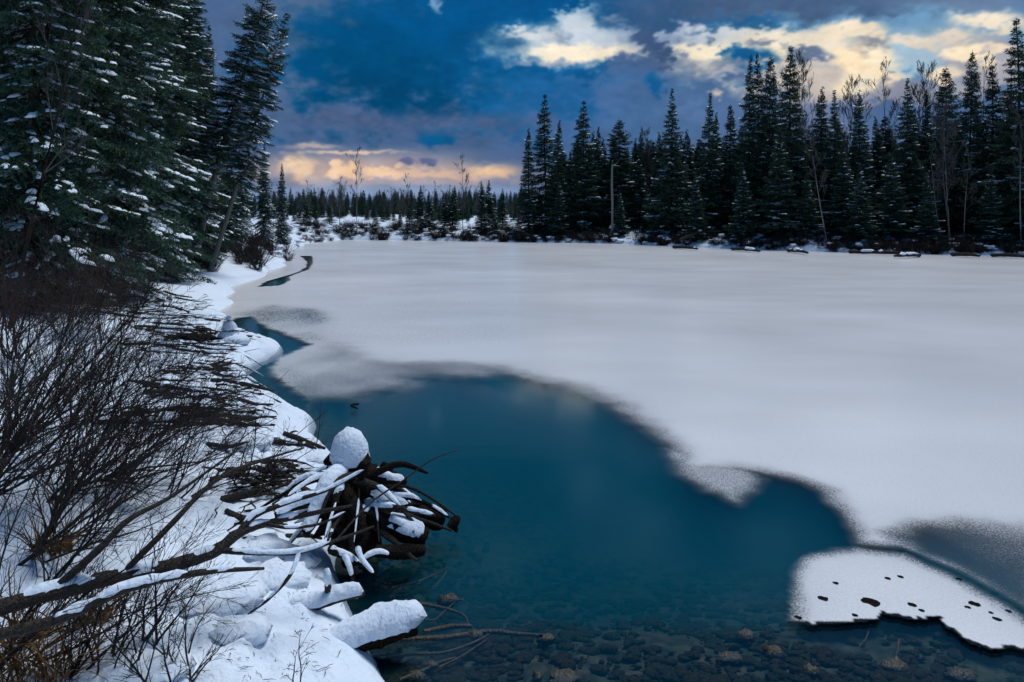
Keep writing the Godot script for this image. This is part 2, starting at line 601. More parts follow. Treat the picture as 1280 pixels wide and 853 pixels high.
func poly_dist(poly: PackedVector2Array, p: Vector2) -> float:   # positive outside
	var best := 1e9
	var inside := false
	var j := poly.size() - 1
	for i in poly.size():
		var a := poly[i]
		var b := poly[j]
		if (a.y > p.y) != (b.y > p.y) and p.x < (b.x - a.x) * (p.y - a.y) / (b.y - a.y) + a.x:
			inside = not inside
		var ab := b - a
		best = minf(best, (a + ab * clampf((p - a).dot(ab) / ab.length_squared(), 0.0, 1.0) - p).length_squared())
		j = i
	best = sqrt(best)
	return -best if inside else best

# how much frost and snow covers the lake at a point, 0 clear to 1 closed
func cover(p: Vector2, polys: Dictionary) -> float:
	var w := 0.10 * nb.get_noise_2d(p.x * 30.0, p.y * 30.0) + 0.05 * nz.get_noise_2d(p.x * 60.0, p.y * 60.0)
	var dist := -p.y
	var d := poly_dist(polys.open, p) + w * clampf(dist / 8.0, 0.3, 1.5)
	var band := lerpf(0.30, 1.1, smoothstep(5.0, 11.0, dist))
	var c := smoothstep(-0.03, band, d) if d > -0.2 else 0.0
	c = pow(c, 0.7)
	# the far part of the bay is skimmed with clear young ice behind a dark open crack
	c = maxf(c, (0.13 + 0.1 * nb.get_noise_2d(p.x * 14.0, p.y * 7.0)) * smoothstep(-0.35, -0.75, d) * smoothstep(6.5, 10.0, dist))
	# frost flake over the thin ice by the big bay
	var e := poly_dist(polys.flake, p) + w
	c = maxf(c, 0.55 * smoothstep(0.12, -0.22, e))
	# grey young ice at the left
	e = poly_dist(polys.young, p) + w * 1.4
	if e < 0.7:
		c = lerpf(c, 0.47 + 0.5 * nb.get_noise_2d(p.x * 12.0, p.y * 9.0), smoothstep(0.7, -0.3, e))
	e = poly_dist(polys.channel, p) + w
	c = minf(c, smoothstep(-0.05, 0.28, e)) if e < 0.3 else c
	e = poly_dist(polys.gap, p) + w
	if e < 0.4:
		var frost := clampf(0.56 + 0.9 * nb.get_noise_2d(p.x * 10.0, p.y * 10.0), 0.12, 0.7)
		c = minf(c, lerpf(frost, 1.0, smoothstep(-0.16, 0.30, e)))
	e = poly_dist(polys.lead, p) + w * 0.8
	c = minf(c, smoothstep(-0.05, 0.2, e) * 0.35) if e < 0.0 else c
	# the small shelf: closed, ragged only on its far side
	e = poly_dist(polys.shelf, p)
	var top := poly_dist(polys.shelf_top, p) + w * 0.6
	if e < 0.0:
		c = maxf(c, smoothstep(0.02, -0.20, top) * 0.75 + 0.25 * smoothstep(0.02, -0.5, top))
	return c

func ice_texture(x0: float, x1: float, z0: float, z1: float, res: int, polys: Dictionary, grain: float) -> ImageTexture:
	var k := 340 if z1 > -20.0 else 200
	var co := Image.create_empty(k, k, false, Image.FORMAT_RF)
	for j in k:
		for i in k:
			co.set_pixel(i, j, Color(cover(Vector2(lerpf(x0, x1, (i + 0.5) / k), lerpf(z0, z1, (j + 0.5) / k)), polys), 0, 0))
	co.resize(res, res, Image.INTERPOLATE_CUBIC)
	var big := co.get_data().to_float32_array()
	var out := PackedByteArray()
	out.resize(res * res * 4)
	out.fill(255)
	var gn := FastNoiseLite.new()
	gn.seed = 91
	gn.noise_type = FastNoiseLite.TYPE_SIMPLEX
	gn.frequency = 0.17
	gn.fractal_octaves = 3
	var gi := gn.get_image(res, res, false, false, true)
	gi.convert(Image.FORMAT_L8)
	var gd := gi.get_data()
	var seed_ := 12345
	var hard: PackedVector2Array = polys.shelf
	for q in res * res:
		seed_ = (seed_ * 1103515245 + 12345) & 0x7fffffff
		var c := big[q]
		var r := 0.66 * float(seed_ >> 8) / 8388608.0 + 0.34 * clampf((gd[q] / 255.0 - 0.5) * 1.8 + 0.5, 0.0, 1.0)
		var a := clampf((c - 0.5 + (r - 0.5) * 1.15 * (1.0 - absf(c - 0.5) * 1.6)) * 2.6 + 0.5, 0.0, 1.0) * grain + c * (1.0 - grain)
		var g := 255 - int(26.0 * r)
		out[q * 4] = g
		out[q * 4 + 1] = g
		out[q * 4 + 2] = g
		out[q * 4 + 3] = int(clampf(a, 0.0, 1.0) * 255.0)
	return ImageTexture.create_from_image(Image.create_from_data(res, res, false, Image.FORMAT_RGBA8, out))

func ice_material(tex: Texture2D) -> StandardMaterial3D:
	var m := StandardMaterial3D.new()
	m.resource_name = "ice"
	m.albedo_color = lin(0.95, 0.915, 0.885)
	m.roughness = 0.27
	m.metallic_specular = 0.6
	m.vertex_color_use_as_albedo = true
	if tex == null:
		m.albedo_texture = ramp_tex(0.10, 4, 95, Color8(232, 232, 232), Color8(253, 253, 253))
		tri_scale(m, 0.6)
	else:
		m.albedo_texture = tex
		m.transparency = BaseMaterial3D.TRANSPARENCY_ALPHA
		m.texture_repeat = false
	return m

func ice_patch(m: ArrayMesh, x0: float, x1: float, z0: float, z1: float, nx: int, nzz: int, material: Material, y := 0.0) -> void:
	var v := PackedVector3Array()
	var nn := PackedVector3Array()
	var uv := PackedVector2Array()
	var cc := PackedColorArray()
	var ix := PackedInt32Array()
	for j in nzz + 1:
		for i in nx + 1:
			var x := lerpf(x0, x1, float(i) / nx)
			var z := lerpf(z0, z1, float(j) / nzz)
			v.append(Vector3(x, y, z))
			# wind-pressed ripples tilt the surface by a degree or so
			var t1 := nb.get_noise_2d(x * 8.0, z * 22.0) * 0.028
			var t2 := nb.get_noise_2d(x * 8.0 + 900.0, z * 22.0) * 0.040
			nn.append(Vector3(t1, 1.0, t2).normalized())
			uv.append(Vector2(float(i) / nx, float(j) / nzz))
			var s := 0.92 + 0.10 * nf.get_noise_2d(x * 9.0, z * 12.0) + 0.10 * nb.get_noise_2d(x * 7.0 + 60.0, z * 9.0) + 0.05 * nb.get_noise_2d(x * 12.0, z * 30.0)
			cc.append(Color(s, s, s))
			if i < nx and j < nzz:
				var a := j * (nx + 1) + i
				ix.append_array([a, a + nx + 1, a + 1, a + 1, a + nx + 1, a + nx + 2] if z1 < z0 else [a, a + 1, a + nx + 1, a + 1, a + nx + 2, a + nx + 1])
	var arr := []
	arr.resize(Mesh.ARRAY_MAX)
	arr[Mesh.ARRAY_VERTEX] = v
	arr[Mesh.ARRAY_NORMAL] = nn
	arr[Mesh.ARRAY_TEX_UV] = uv
	arr[Mesh.ARRAY_COLOR] = cc
	arr[Mesh.ARRAY_INDEX] = ix
	m.add_surface_from_arrays(Mesh.PRIMITIVE_TRIANGLES, arr)
	m.surface_set_material(m.get_surface_count() - 1, material)

func make_ice() -> void:
	var low_edge := [[985, 776], [1005, 778], [1040, 777], [1075, 776], [1092, 773], [1100, 765], [1122, 768], [1140, 771], [1160, 772], [1163, 767], [1175, 770], [1188, 784], [1206, 797], [1226, 806], [1240, 809], [1262, 808], [1285, 810], [1330, 812], [1420, 815]]
	var fine_edge := []
	for i in low_edge.size() - 1:
		for k in 4:
			var t := k / 4.0
			var ex := lerpf(low_edge[i][0], low_edge[i + 1][0], t)
			var ey := lerpf(low_edge[i][1], low_edge[i + 1][1], t)
			fine_edge.append([ex + 5.0 * nz.get_noise_2d(ex * 7.0, 5.0), ey + 4.0 * nz.get_noise_2d(ex * 9.0, 50.0)])
	low_edge = fine_edge
	var polys := {
		"open": px_poly([[385, 522], [398, 496], [420, 489], [450, 486], [470, 478], [450, 470], [500, 466], [560, 465], [605, 467], [650, 477], [700, 491], [748, 509], [790, 534], [818, 558], [835, 585], [870, 596], [930, 594], [985, 600], [1022, 615], [1046, 640], [1058, 668], [1062, 684], [1130, 690], [1160, 700], [1200, 716], [1250, 744], [1300, 775], [1450, 830], [1450, 1100], [200, 1100], [250, 600], [380, 560]]),
		"flake": px_poly([[836, 562], [865, 568], [930, 585], [962, 600], [925, 632], [885, 616], [848, 594]]),
		"young": px_poly([[300, 392], [340, 383], [385, 386], [400, 398], [392, 415], [420, 430], [452, 448], [490, 456], [560, 456], [600, 466], [500, 470], [495, 480], [440, 490], [390, 492], [360, 480], [330, 456], [345, 445], [382, 432], [330, 412]]),
		"channel": px_poly([[286, 402], [300, 398], [310, 397], [318, 404], [338, 413], [366, 423], [384, 431], [360, 440], [340, 448], [332, 460], [346, 480], [384, 503], [388, 530], [350, 505], [300, 470], [300, 452], [350, 436], [340, 425], [300, 414]]),
		"gap": px_poly([[1120, 670], [1150, 655], [1210, 652], [1300, 660], [1400, 700], [1400, 800], [1280, 765], [1240, 738], [1200, 712], [1150, 692]]),
		"lead": px_poly([[321, 359], [335, 351], [358, 345], [370, 341], [381, 335], [384, 328], [375, 320], [390, 320], [391, 329], [386, 337], [372, 342], [361, 346], [363, 350], [350, 357]]),
	}
	var shelf_px := [[1000, 695], [1040, 684], [1070, 682], [1130, 690], [1165, 703], [1200, 718], [1250, 748], [1300, 780], [1420, 830]]
	var back := low_edge.duplicate()
	back.reverse()
	polys.shelf = px_poly([[985, 740], [986, 712]] + shelf_px + back)
	polys.shelf_top = px_poly([[982, 745], [984, 712]] + shelf_px + [[1420, 1000], [970, 1000]])
	var near := ice_texture(-5.0, 4.6, -3.4, -13.4, 2048, polys, 0.6)
	var mid := ice_texture(-16.0, 0.0, -13.4, -43.4, 1024, polys, 0.55)
	var plain := ice_material(null)
	var m := ArrayMesh.new()
	ice_patch(m, -5.0, 4.6, -3.4, -13.4, 60, 60, ice_material(near))
	ice_patch(m, -16.0, 0.0, -13.4, -43.4, 60, 90, ice_material(mid))
	ice_patch(m, 4.6, 40.0, -3.4, -13.4, 60, 60, plain)
	ice_patch(m, 0.0, 48.0, -13.4, -43.4, 130, 110, plain)
	ice_patch(m, -26.0, 48.0, -43.4, -66.0, 130, 60, plain)
	structure("lake_ice", m, null, "pale frozen lake surface dusted with snow")
	# broken lower rim of the small shelf, a few centimetres thick
	var b := MB.new()
	for i in low_edge.size() - 1:
		var p0 := wp(low_edge[i][0], low_edge[i][1])
		var p1 := wp(low_edge[i + 1][0], low_edge[i + 1][1])
		var down := Vector3(0.0, -0.022, -0.010)
		b.tri(p0, p1, p1 + down)
		b.tri(p0, p1 + down, p0 + down)
	structure("ice_edge", b.mesh(), M.ice_rim, "broken edge of the small snow covered ice shelf")

# ------------------------------------------------------------------ trees
# a spruce: trunk, crown of needle sprays on drooping boughs, snow pillows on the boughs
func make_spruce(seed_: int, h: float, rad: float, o: Dictionary) -> Dictionary:
	rng.seed = seed_
	var trunk := MB.new()
	var crown := MB.new()
	var snow := MB.new()
	var bend: float = o.get("bend", 0.0)
	var p := PackedVector3Array()
	var r := PackedFloat32Array()
	for i in 13:
		var t := i / 12.0
		p.append(Vector3(bend * t * t * h + 0.05 * sin(t * 7.0 + seed_), t * h, 0.05 * cos(t * 5.0 + seed_)))
		r.append(lerpf(h * 0.0105 + 0.02, 0.012, pow(t, 0.8)))
	p[0].y = -0.4
	tube(trunk, p, r, 7, 0.15)
	var start: float = o.get("clear", 0.04)
	var gap: float = o.get("gap", 0.24)
	var tw: float = o.get("twig", 0.11)
	var needle: float = o.get("needle", 0.075)
	var per: int = o.get("per", 6)
	var sn: float = o.get("snow", 0.5)
	var tone: float = o.get("tone", 1.0)
	var shape: float = o.get("shape", 0.85)
	var y := start * h
	while y < h - 0.12:
		var t := y / h
		var count := 6 if t < 0.85 else 4
		var turn := rng.randf() * TAU
		var prof := pow(1.0 - t, shape) * smoothstep(start - 0.22, start + 0.10, t)
		prof *= 1.0 + 0.38 * nb.get_noise_2d(y * 55.0, seed_ * 31.0)
		for k in count:
			if rng.randf() < o.get("thin", 0.06):
				continue
			var az := turn + TAU * k / count + rng.randf_range(-0.35, 0.35)
			var ln := maxf(0.10, rad * prof * rng.randf_range(0.62, 1.12))
			var out := Vector3(cos(az), 0.0, sin(az))
			var tr := t * 12.0
			var ti := mini(int(tr), 11)
			var base := p[ti].lerp(p[ti + 1], tr - ti)
			base.y = minf(y + rng.randf_range(-0.9, 0.9) * gap, h - 0.1)
			var droop: float = o.get("droop", 0.42) * (1.0 - t * 0.9) + rng.randf_range(-0.08, 0.1)
			var lift: float = o.get("lift", 0.30) if t < 0.8 else 0.75
			var side := out.cross(Vector3.UP)
			var n_tw := int(ln / tw) + 2
			var slim := 0.45 + 0.55 * minf(1.0, ln / 0.7)
			# bough wood
			var bp := PackedVector3Array()
			for q in 4:
				var s := q / 3.0
				bp.append(base + out * ln * s + Vector3.UP * ln * (-droop * s + lift * s * s * 0.7))
			crown.col = Color(0.022, 0.017, 0.013)
			tube(crown, bp, PackedFloat32Array([0.012 + ln * 0.008, 0.012 + ln * 0.005, 0.008, 0.004]), 3)
			for q in n_tw:
				var s := (q + 0.6) / n_tw
				if s < 0.12:
					continue
				var at := base + out * ln * s + Vector3.UP * ln * (-droop * s + lift * s * s * 0.7)
				var tl := (0.40 * ln * (1.0 - s) + 0.16 * slim) * rng.randf_range(0.7, 1.2)
				tl = minf(tl, 0.62)
				for sd in [-1.0, 1.0]:
					var td: Vector3 = (out * rng.randf_range(0.55, 0.95) + side * sd * rng.randf_range(0.6, 1.0) + Vector3.UP * rng.randf_range(-0.5, 0.05)).normalized()
					var m := int(per * (0.5 + tl * 1.6)) + 1
					var shade := rng.randf_range(0.55, 1.35) * tone
					var hue := rng.randf()
					crown.col = Color(0.030 + 0.022 * hue, 0.082 - 0.012 * hue, 0.066 - 0.030 * hue) * shade
					for u in m:
						var f := (u + rng.randf()) / m
						var a := at + td * tl * f + Vector3.UP * (-0.22 * tl * f * f)
						var nd := (td * 0.75 + Vector3(rng.randf_range(-1, 1), rng.randf_range(-0.7, 0.8), rng.randf_range(-1, 1))).normalized()
						var wd := nd.cross(Vector3(rng.randf_range(-1, 1), 1.0, rng.randf_range(-1, 1))).normalized() * needle * 0.24
						var tip := a + nd * needle * rng.randf_range(1.0, 2.0) * slim
						crown.tri(a - wd, tip, a + wd)
			# snow in pillows on the outer bough
			if rng.randf() < sn and ln > 0.3:
				var patch := 3 + int(ln * rng.randf_range(2.5, 8.0))
				var s0 := rng.randf_range(0.35, 0.85)
				for q in patch:
					var s := clampf(s0 + rng.randf_range(-0.32, 0.32), 0.25, 1.03)
					var spread := ln * (1.0 - s) * 0.32 + 0.05
					var at := base + out * ln * s + Vector3.UP * (ln * (-droop * s + lift * s * s * 0.7) + needle * 0.35) + side * rng.randf_range(-1, 1) * spread
					at.y -= 0.10 * absf((at - base).dot(side))
					var sz: float = rng.randf_range(0.03, 0.10) * o.get("pillow", 1.0)
					var dirv := (out + side * rng.randf_range(-0.8, 0.8) + Vector3.UP * (-droop + 2.0 * lift * s * 0.7) * 0.8).normalized()
					var lat := dirv.cross(Vector3.UP).normalized()
					var upv := lat.cross(dirv)
					var ring := PackedVector3Array()
					var inner := PackedVector3Array()
					for e in 7:
						var an := TAU * e / 7.0
						var rr := rng.randf_range(0.55, 1.3)
						var flat := dirv * cos(an) * sz * rr * 1.8 + lat * sin(an) * sz * rr
						ring.append(at + flat - upv * sz * rng.randf_range(0.15, 0.35))
						inner.append(at + flat * 0.62 + upv * sz * rng.randf_range(0.12, 0.32))
					var top := at + upv * sz * rng.randf_range(0.28, 0.42)
					for e in 7:
						var e2 := (e + 1) % 7
						var n1 := (upv + (inner[e] - at) / sz * 0.3).normalized()
						var n2 := (upv + (inner[e2] - at) / sz * 0.3).normalized()
						var n3 := (upv * 0.6 + (ring[e] - at) / sz * 0.6).normalized()
						var n4 := (upv * 0.6 + (ring[e2] - at) / sz * 0.6).normalized()
						snow.tri_n(top, inner[e], inner[e2], upv, n1, n2)
						snow.tri_n(inner[e], ring[e], ring[e2], n1, n3, n4)
						snow.tri_n(inner[e], ring[e2], inner[e2], n1, n4, n2)
		y += gap * rng.randf_range(0.7, 1.25) * (0.6 + 0.5 * (1.0 - t))
	return {"trunk": trunk.mesh(), "crown": crown.mesh(), "snow": snow.mesh(), "h": h}

var fine := 0.013

func grow(b: MB, thick: MB, a: Vector3, d: Vector3, ln: float, r: float, depth: int, up: float) -> void:
	var segs := 4 if depth > 1 else 3
	var p := PackedVector3Array([a])
	var rr := PackedFloat32Array([r])
	var q := a
	var dd := d
	for i in segs:
		dd = (dd + Vector3(rng.randf_range(-1, 1), rng.randf_range(-0.6, 1.0) * up, rng.randf_range(-1, 1)) * 0.16).normalized()
		q += dd * ln / segs
		p.append(q)
		rr.append(lerpf(r, r * 0.45, (i + 1.0) / segs))
	tube(thick if depth >= 4 else b, p, rr, 6 if depth >= 4 else 3)
	if depth <= 0:
		return
	var kids := 3 if depth > 2 else 4
	for k in kids + (3 if depth >= 4 else 0):
		var s := rng.randf_range(0.35, 1.0) if k > 0 else 1.0
		var i := mini(int(s * segs), segs - 1)
		var at := p[i].lerp(p[i + 1], s * segs - i)
		var side := Vector3(rng.randf_range(-1, 1), rng.randf_range(-0.1, 0.7), rng.randf_range(-1, 1))
		var nd := (dd * 0.9 + side * 0.75 + Vector3.UP * 0.2).normalized()
		grow(b, thick, at, nd, ln * rng.randf_range(0.45, 0.7), maxf(rr[i] * 0.5, fine), depth - 1, up)

func make_bare(seed_: int, h: float, r: float, lean: Vector3, fork := 0) -> Dictionary:
	rng.seed = seed_
	var trunk := MB.new()
	var crown := MB.new()
	crown.col = Color(0.10, 0.092, 0.09)
	var stems := 1 + fork
	for f in stems:
		var p := PackedVector3Array()
		var rr := PackedFloat32Array()
		var off := Vector3(rng.randf_range(-1, 1), 0, rng.randf_range(-0.4, 0.4)) * (0.16 if f > 0 else 0.0)
		for i in 11:
			var t := i / 10.0
			p.append(Vector3(0, t * h - 0.3 * (1.0 - t), 0) + (lean + off) * h * (t - 0.35 * t * t) + Vector3(0.05 * sin(t * 9.0 + f * 2.0 + seed_), 0, 0.04 * cos(t * 7.0)))
			rr.append(lerpf(r, r * 0.16, t))
		tube(trunk, p, rr, 6, 0.1)
		for i in range(4, 11):
			for k in 2:
				var d := Vector3(rng.randf_range(-1, 1), rng.randf_range(0.4, 1.1), rng.randf_range(-1, 1)).normalized()
				grow(crown, trunk, p[i], d, h * 0.17 * rng.randf_range(0.6, 1.1) * (1.15 - i * 0.05), rr[i] * 0.45, 3, 0.6)
	return {"trunk": trunk.mesh(), "crown": crown.mesh(), "snow": null, "h": h}

func plant_tree(v: Dictionary, called: String, label: String, category: String, at: Vector3, height: float, turn: float, group: String, lean := Vector3.ZERO, wide := 1.0, bark := "bark") -> Node3D:
	var t := thing(called, label, category, at, group)
	var k: float = height / v.h
	var bas := Basis(Vector3.UP, turn).scaled(Vector3(k * wide, k, k * wide))
	if lean.length() > 0.0:
		bas = Basis(lean.normalized(), lean.length()) * bas
	t.basis = bas
	part("trunk", v.trunk, M[bark], t)
	part("crown", v.crown, M.needles, t)
	if v.snow and v.snow.get_surface_count():
		part("snow", v.snow, M.tree_snow, t)
	return t

# ------------------------------------------------------------------ low plants and dead wood
func shrub_stem(b: MB, a: Vector3, d: Vector3, ln: float, r: float, bend: Vector3, level: int) -> void:
	var segs := [3, 5, 9][level] as int
	var p := PackedVector3Array([a])
	var rr := PackedFloat32Array([r])
	var q := a
	var dd := d
	for i in segs:
		dd = (dd + bend * 0.10 + Vector3(rng.randf_range(-1, 1), rng.randf_range(-1, 1), rng.randf_range(-1, 1)) * (0.16 if level == 2 else 0.16)).normalized()
		q += dd * ln / segs
		p.append(q)
		rr.append(maxf(lerpf(r, r * 0.25, (i + 1.0) / segs), 0.0011))
	tube(b, p, rr, [3, 3, 5][level])
	if level == 0:
		return
	var kids := int(ln * [0, 11, 10][level]) + 3
	for k in kids:
		var s := rng.randf_range(0.18, 0.98)
		var i := mini(int(s * segs), segs - 1)
		var at := p[i].lerp(p[i + 1], s * segs - i)
		var ax := (p[i + 1] - p[i]).normalized()
		var side := Vector3(rng.randf_range(-1, 1), rng.randf_range(-0.5, 1.0), rng.randf_range(-1, 1))
		side = (side - ax * side.dot(ax)).normalized()
		var nd := (ax * rng.randf_range(0.8, 1.5) + side * 0.8).normalized()
		shrub_stem(b, at, nd, ln * rng.randf_range(0.22, 0.5) * (1.1 - 0.55 * s), maxf(rr[i] * 0.55, 0.0016), bend, level - 1)

func make_shrub(label: String, at: Vector3, stems: int, ln: float, aim: Vector3, spread: float, seed_: int, tint: Color, group := "bare shrubs on the bank", called := "bare_shrub", r := 0.010) -> void:
	rng.seed = seed_
	var t := thing(called, label, "shrub", at, group)
	for k in stems:
		var b := MB.new()
		b.col = tint.lerp(Color(0.055, 0.036, 0.026), rng.randf() * 0.6) * rng.randf_range(0.6, 1.3)
		var d := (aim + Vector3(rng.randf_range(-1, 1), rng.randf_range(-0.5, 0.9), rng.randf_range(-1, 1)) * spread * 1.5).normalized()
		d.y = maxf(d.y, 0.12)
		var off := Vector3(rng.randf_range(-0.12, 0.12), -0.08, rng.randf_range(-0.12, 0.12))
		shrub_stem(b, off, d.normalized(), ln * rng.randf_range(0.6, 1.15), r * rng.randf_range(0.6, 1.1), Vector3(rng.randf_range(-0.5, 0.7), rng.randf_range(-0.4, 0.7), rng.randf_range(-0.5, 0.5)), 2)
		part("stem", b.mesh(), M.twig, t)

# a piece of dead wood along points, with snow on it; returns its node
func dead_wood(called: String, label: String, category: String, pts: Array, radii: Array, snow_w: float, snow_h: float, from := 0.0, to := 1.0, gap := -2.0, sides := 9, mat_name := "wood", limbs := [], group := "") -> Node3D:
	var c := curve(pts, radii, 9)
	var base: Vector3 = pts[0]
	var t := thing(called, label, category, base, group)
	var p: PackedVector3Array = c[0]
	for i in p.size():
		p[i] -= base
	var b := MB.new()
	b.col = Color(0.03, 0.025, 0.02)
	tube(b, p, c[1], sides, 0.22, true)
	var s := MB.new()
	if snow_h > 0.0:
		snow_on(s, p, c[1], snow_w, snow_h, from, to, gap)
	part("log" if radii[0] > 0.05 else "branch", b.mesh(), M[mat_name], t)
	for l in limbs:
		var lc := curve(l[0], l[1], 7)
		var lp: PackedVector3Array = lc[0]
		for i in lp.size():
			lp[i] -= base
		var lb := MB.new()
		lb.col = b.col
		tube(lb, lp, lc[1], 6, 0.2, true)
		part("limb", lb.mesh(), M[mat_name], t)
		if l.size() > 2:
			snow_on(s, lp, lc[1], l[2], l[3], 0.0, 1.0, l[4] if l.size() > 4 else -2.0)
	if s.v.size():
		part("snow", s.mesh(), M.snow, t)
	return t

func _ready() -> void:
	# ---- camera
	var cam := Camera3D.new()
	cam.name = "camera"
	add_child(cam)
	cam.position = Vector3(0, EYE, 0)
	cam.keep_aspect = Camera3D.KEEP_HEIGHT
	cam.set_frustum(0.05 * 853.0 / F, Vector2(0, -0.05 * (426.5 - HY) / F), 0.05, 1500.0)
	cam.current = true
	# ---- noise
	nz.seed = 7
	nz.frequency = 0.045
	nz.fractal_octaves = 3
	nb.seed = 21
	nb.frequency = 0.02
	nb.fractal_octaves = 4
	nf.seed = 33
	nf.frequency = 0.008
	nf.fractal_octaves = 3
	# ---- sky, sun, exposure
	var env := Environment.new()
	env.background_mode = Environment.BG_SKY
	var sky := Sky.new()
	var sm := PanoramaSkyMaterial.new()
	sm.panorama = sky_panorama()
	sm.energy_multiplier = 1.0 / EXPOSURE
	sky.sky_material = sm
	env.sky = sky
	env.sky_rotation = Vector3(0, PI, 0)
	env.tonemap_mode = Environment.TONE_MAPPER_LINEAR
	env.tonemap_exposure = EXPOSURE
	env.volumetric_fog_enabled = true
	env.volumetric_fog_density = 0.0
	env.sdfgi_enabled = true
	env.ssao_enabled = true
	env.ssil_enabled = true
	var we := WorldEnvironment.new()
	we.name = "environment"
	we.environment = env
	add_child(we)
	var sun := DirectionalLight3D.new()
	sun.name = "sun"
	add_child(sun)
	sun.look_at_from_position(Vector3.ZERO, -Vector3(0.32, 1.0, -0.30).normalized(), Vector3.UP)
	sun.light_energy = 0.5
	sun.light_angular_distance = 24.0
	sun.light_color = Color(0.96, 0.98, 1.0)
	sun.shadow_enabled = true
	print("sky done ", Time.get_ticks_msec())

	make_materials()
	make_lake()
	build_land()
	print("land ", Time.get_ticks_msec())
	make_ice()
	print("ice ", Time.get_ticks_msec())
	build_forest()
	print("forest ", Time.get_ticks_msec())
	build_foreground()
	print("foreground ", Time.get_ticks_msec())

# ------------------------------------------------------------------ land
func bank_at(x: float, z: float) -> float:
	if x < -8.4 or z < -16.9 or z > -1.05:
		return -0.7
	var s := shore(x, z) + 0.06 * nb.get_noise_2d(x * 45.0, z * 45.0)
	return ground_at(s, x, z) if s > 0.0 else -0.10 + s * 3.0

func bed_at(x: float, z: float) -> float:
	var v := minf(-shore(x, z), (-z - 4.55) * 1.3 + 0.5 * nb.get_noise_2d(x * 18.0, z * 18.0))
	var deep := log(1.0 + exp(3.0 * v)) / 3.0
	return -0.075 - 0.98 * (1.0 - exp(-0.40 * deep)) + 0.04 * nb.get_noise_2d(x * 45.0, z * 45.0) + 0.02 * nz.get_noise_2d(x * 80.0, z * 80.0)

func build_land() -> void:
	# near bank in fine steps, its lake side running down into the water as snow-free bed
	var nx := steps(-8.5, 0.5, 0.05)
	var nzs := steps(-1.0, -17.0, 0.065)
	structure("snow_bank", grid_mesh(nx, nzs, func(x, z): return bank_at(x, z)), M.snow, "snow covered bank sloping down to the lake")
	# everything farther: one broad sheet that dips under the near bank and under the lake
	var fx := PackedFloat32Array([-600, -400, -250, -160, -110, -80])
	fx.append_array(steps(-62.0, 70.0, 1.0))
	fx.append_array(PackedFloat32Array([90, 120, 170, 260, 420, 600]))
	var fz := PackedFloat32Array([200, 80, 30, 12, 4, 0])
	fz.append_array(steps(-1.5, -90.0, 0.75))
	fz.append_array(PackedFloat32Array([-95, -105, -120, -145, -180, -230, -300, -420, -650, -1000]))
	var far := func(x: float, z: float) -> float:
		if x > -7.9 and x < 0.0 and z > -16.3 and z < -1.6:
			return -1.3
		var s := shore(x, z)
		if s < 0.0:
			return -0.10 + maxf(s, -1.0) * 2.5
		return ground_at(s, x, z) if s < 40.0 else ground_at(40.0, x, z) + 0.012 * (s - 40.0)
	structure("snow_ground", grid_mesh(fx, fz, far), M.snow, "snow covered forest floor around the lake")
	# the lake bed in the near bay and the water over it
	var lb := grid_mesh(steps(-8.0, 8.0, 0.12), steps(-1.5, -18.0, 0.12), func(x, z): return bed_at(x, z))
	structure("lake_bed", lb, M.bed, "dark stony lake bed under the shallow water")
	var wm := PlaneMesh.new()
	wm.size = Vector2(90, 72)
	var w := structure("water", wm, M.water, "dark blue open water and clear thin ice")
	w.position = Vector3(15, -0.03, -34)
	# the water's own body: it scatters blue-green, so the bed fades with depth
	var fv := FogVolume.new()
	fv.name = "water_body"
	fv.shape = RenderingServer.FOG_VOLUME_SHAPE_BOX
	fv.size = Vector3(40, 1.6, 30)
	fv.position = Vector3(5, -0.84, -16.5)
	var fm := FogMaterial.new()
	fm.density = 1.25
	fm.albedo = lin(0.0, 0.275, 0.35)
	fv.material = fm
	fv.set_meta("kind", "structure")
	fv.set_meta("label", "clear blue-green body of the lake water")
	add_child(fv)

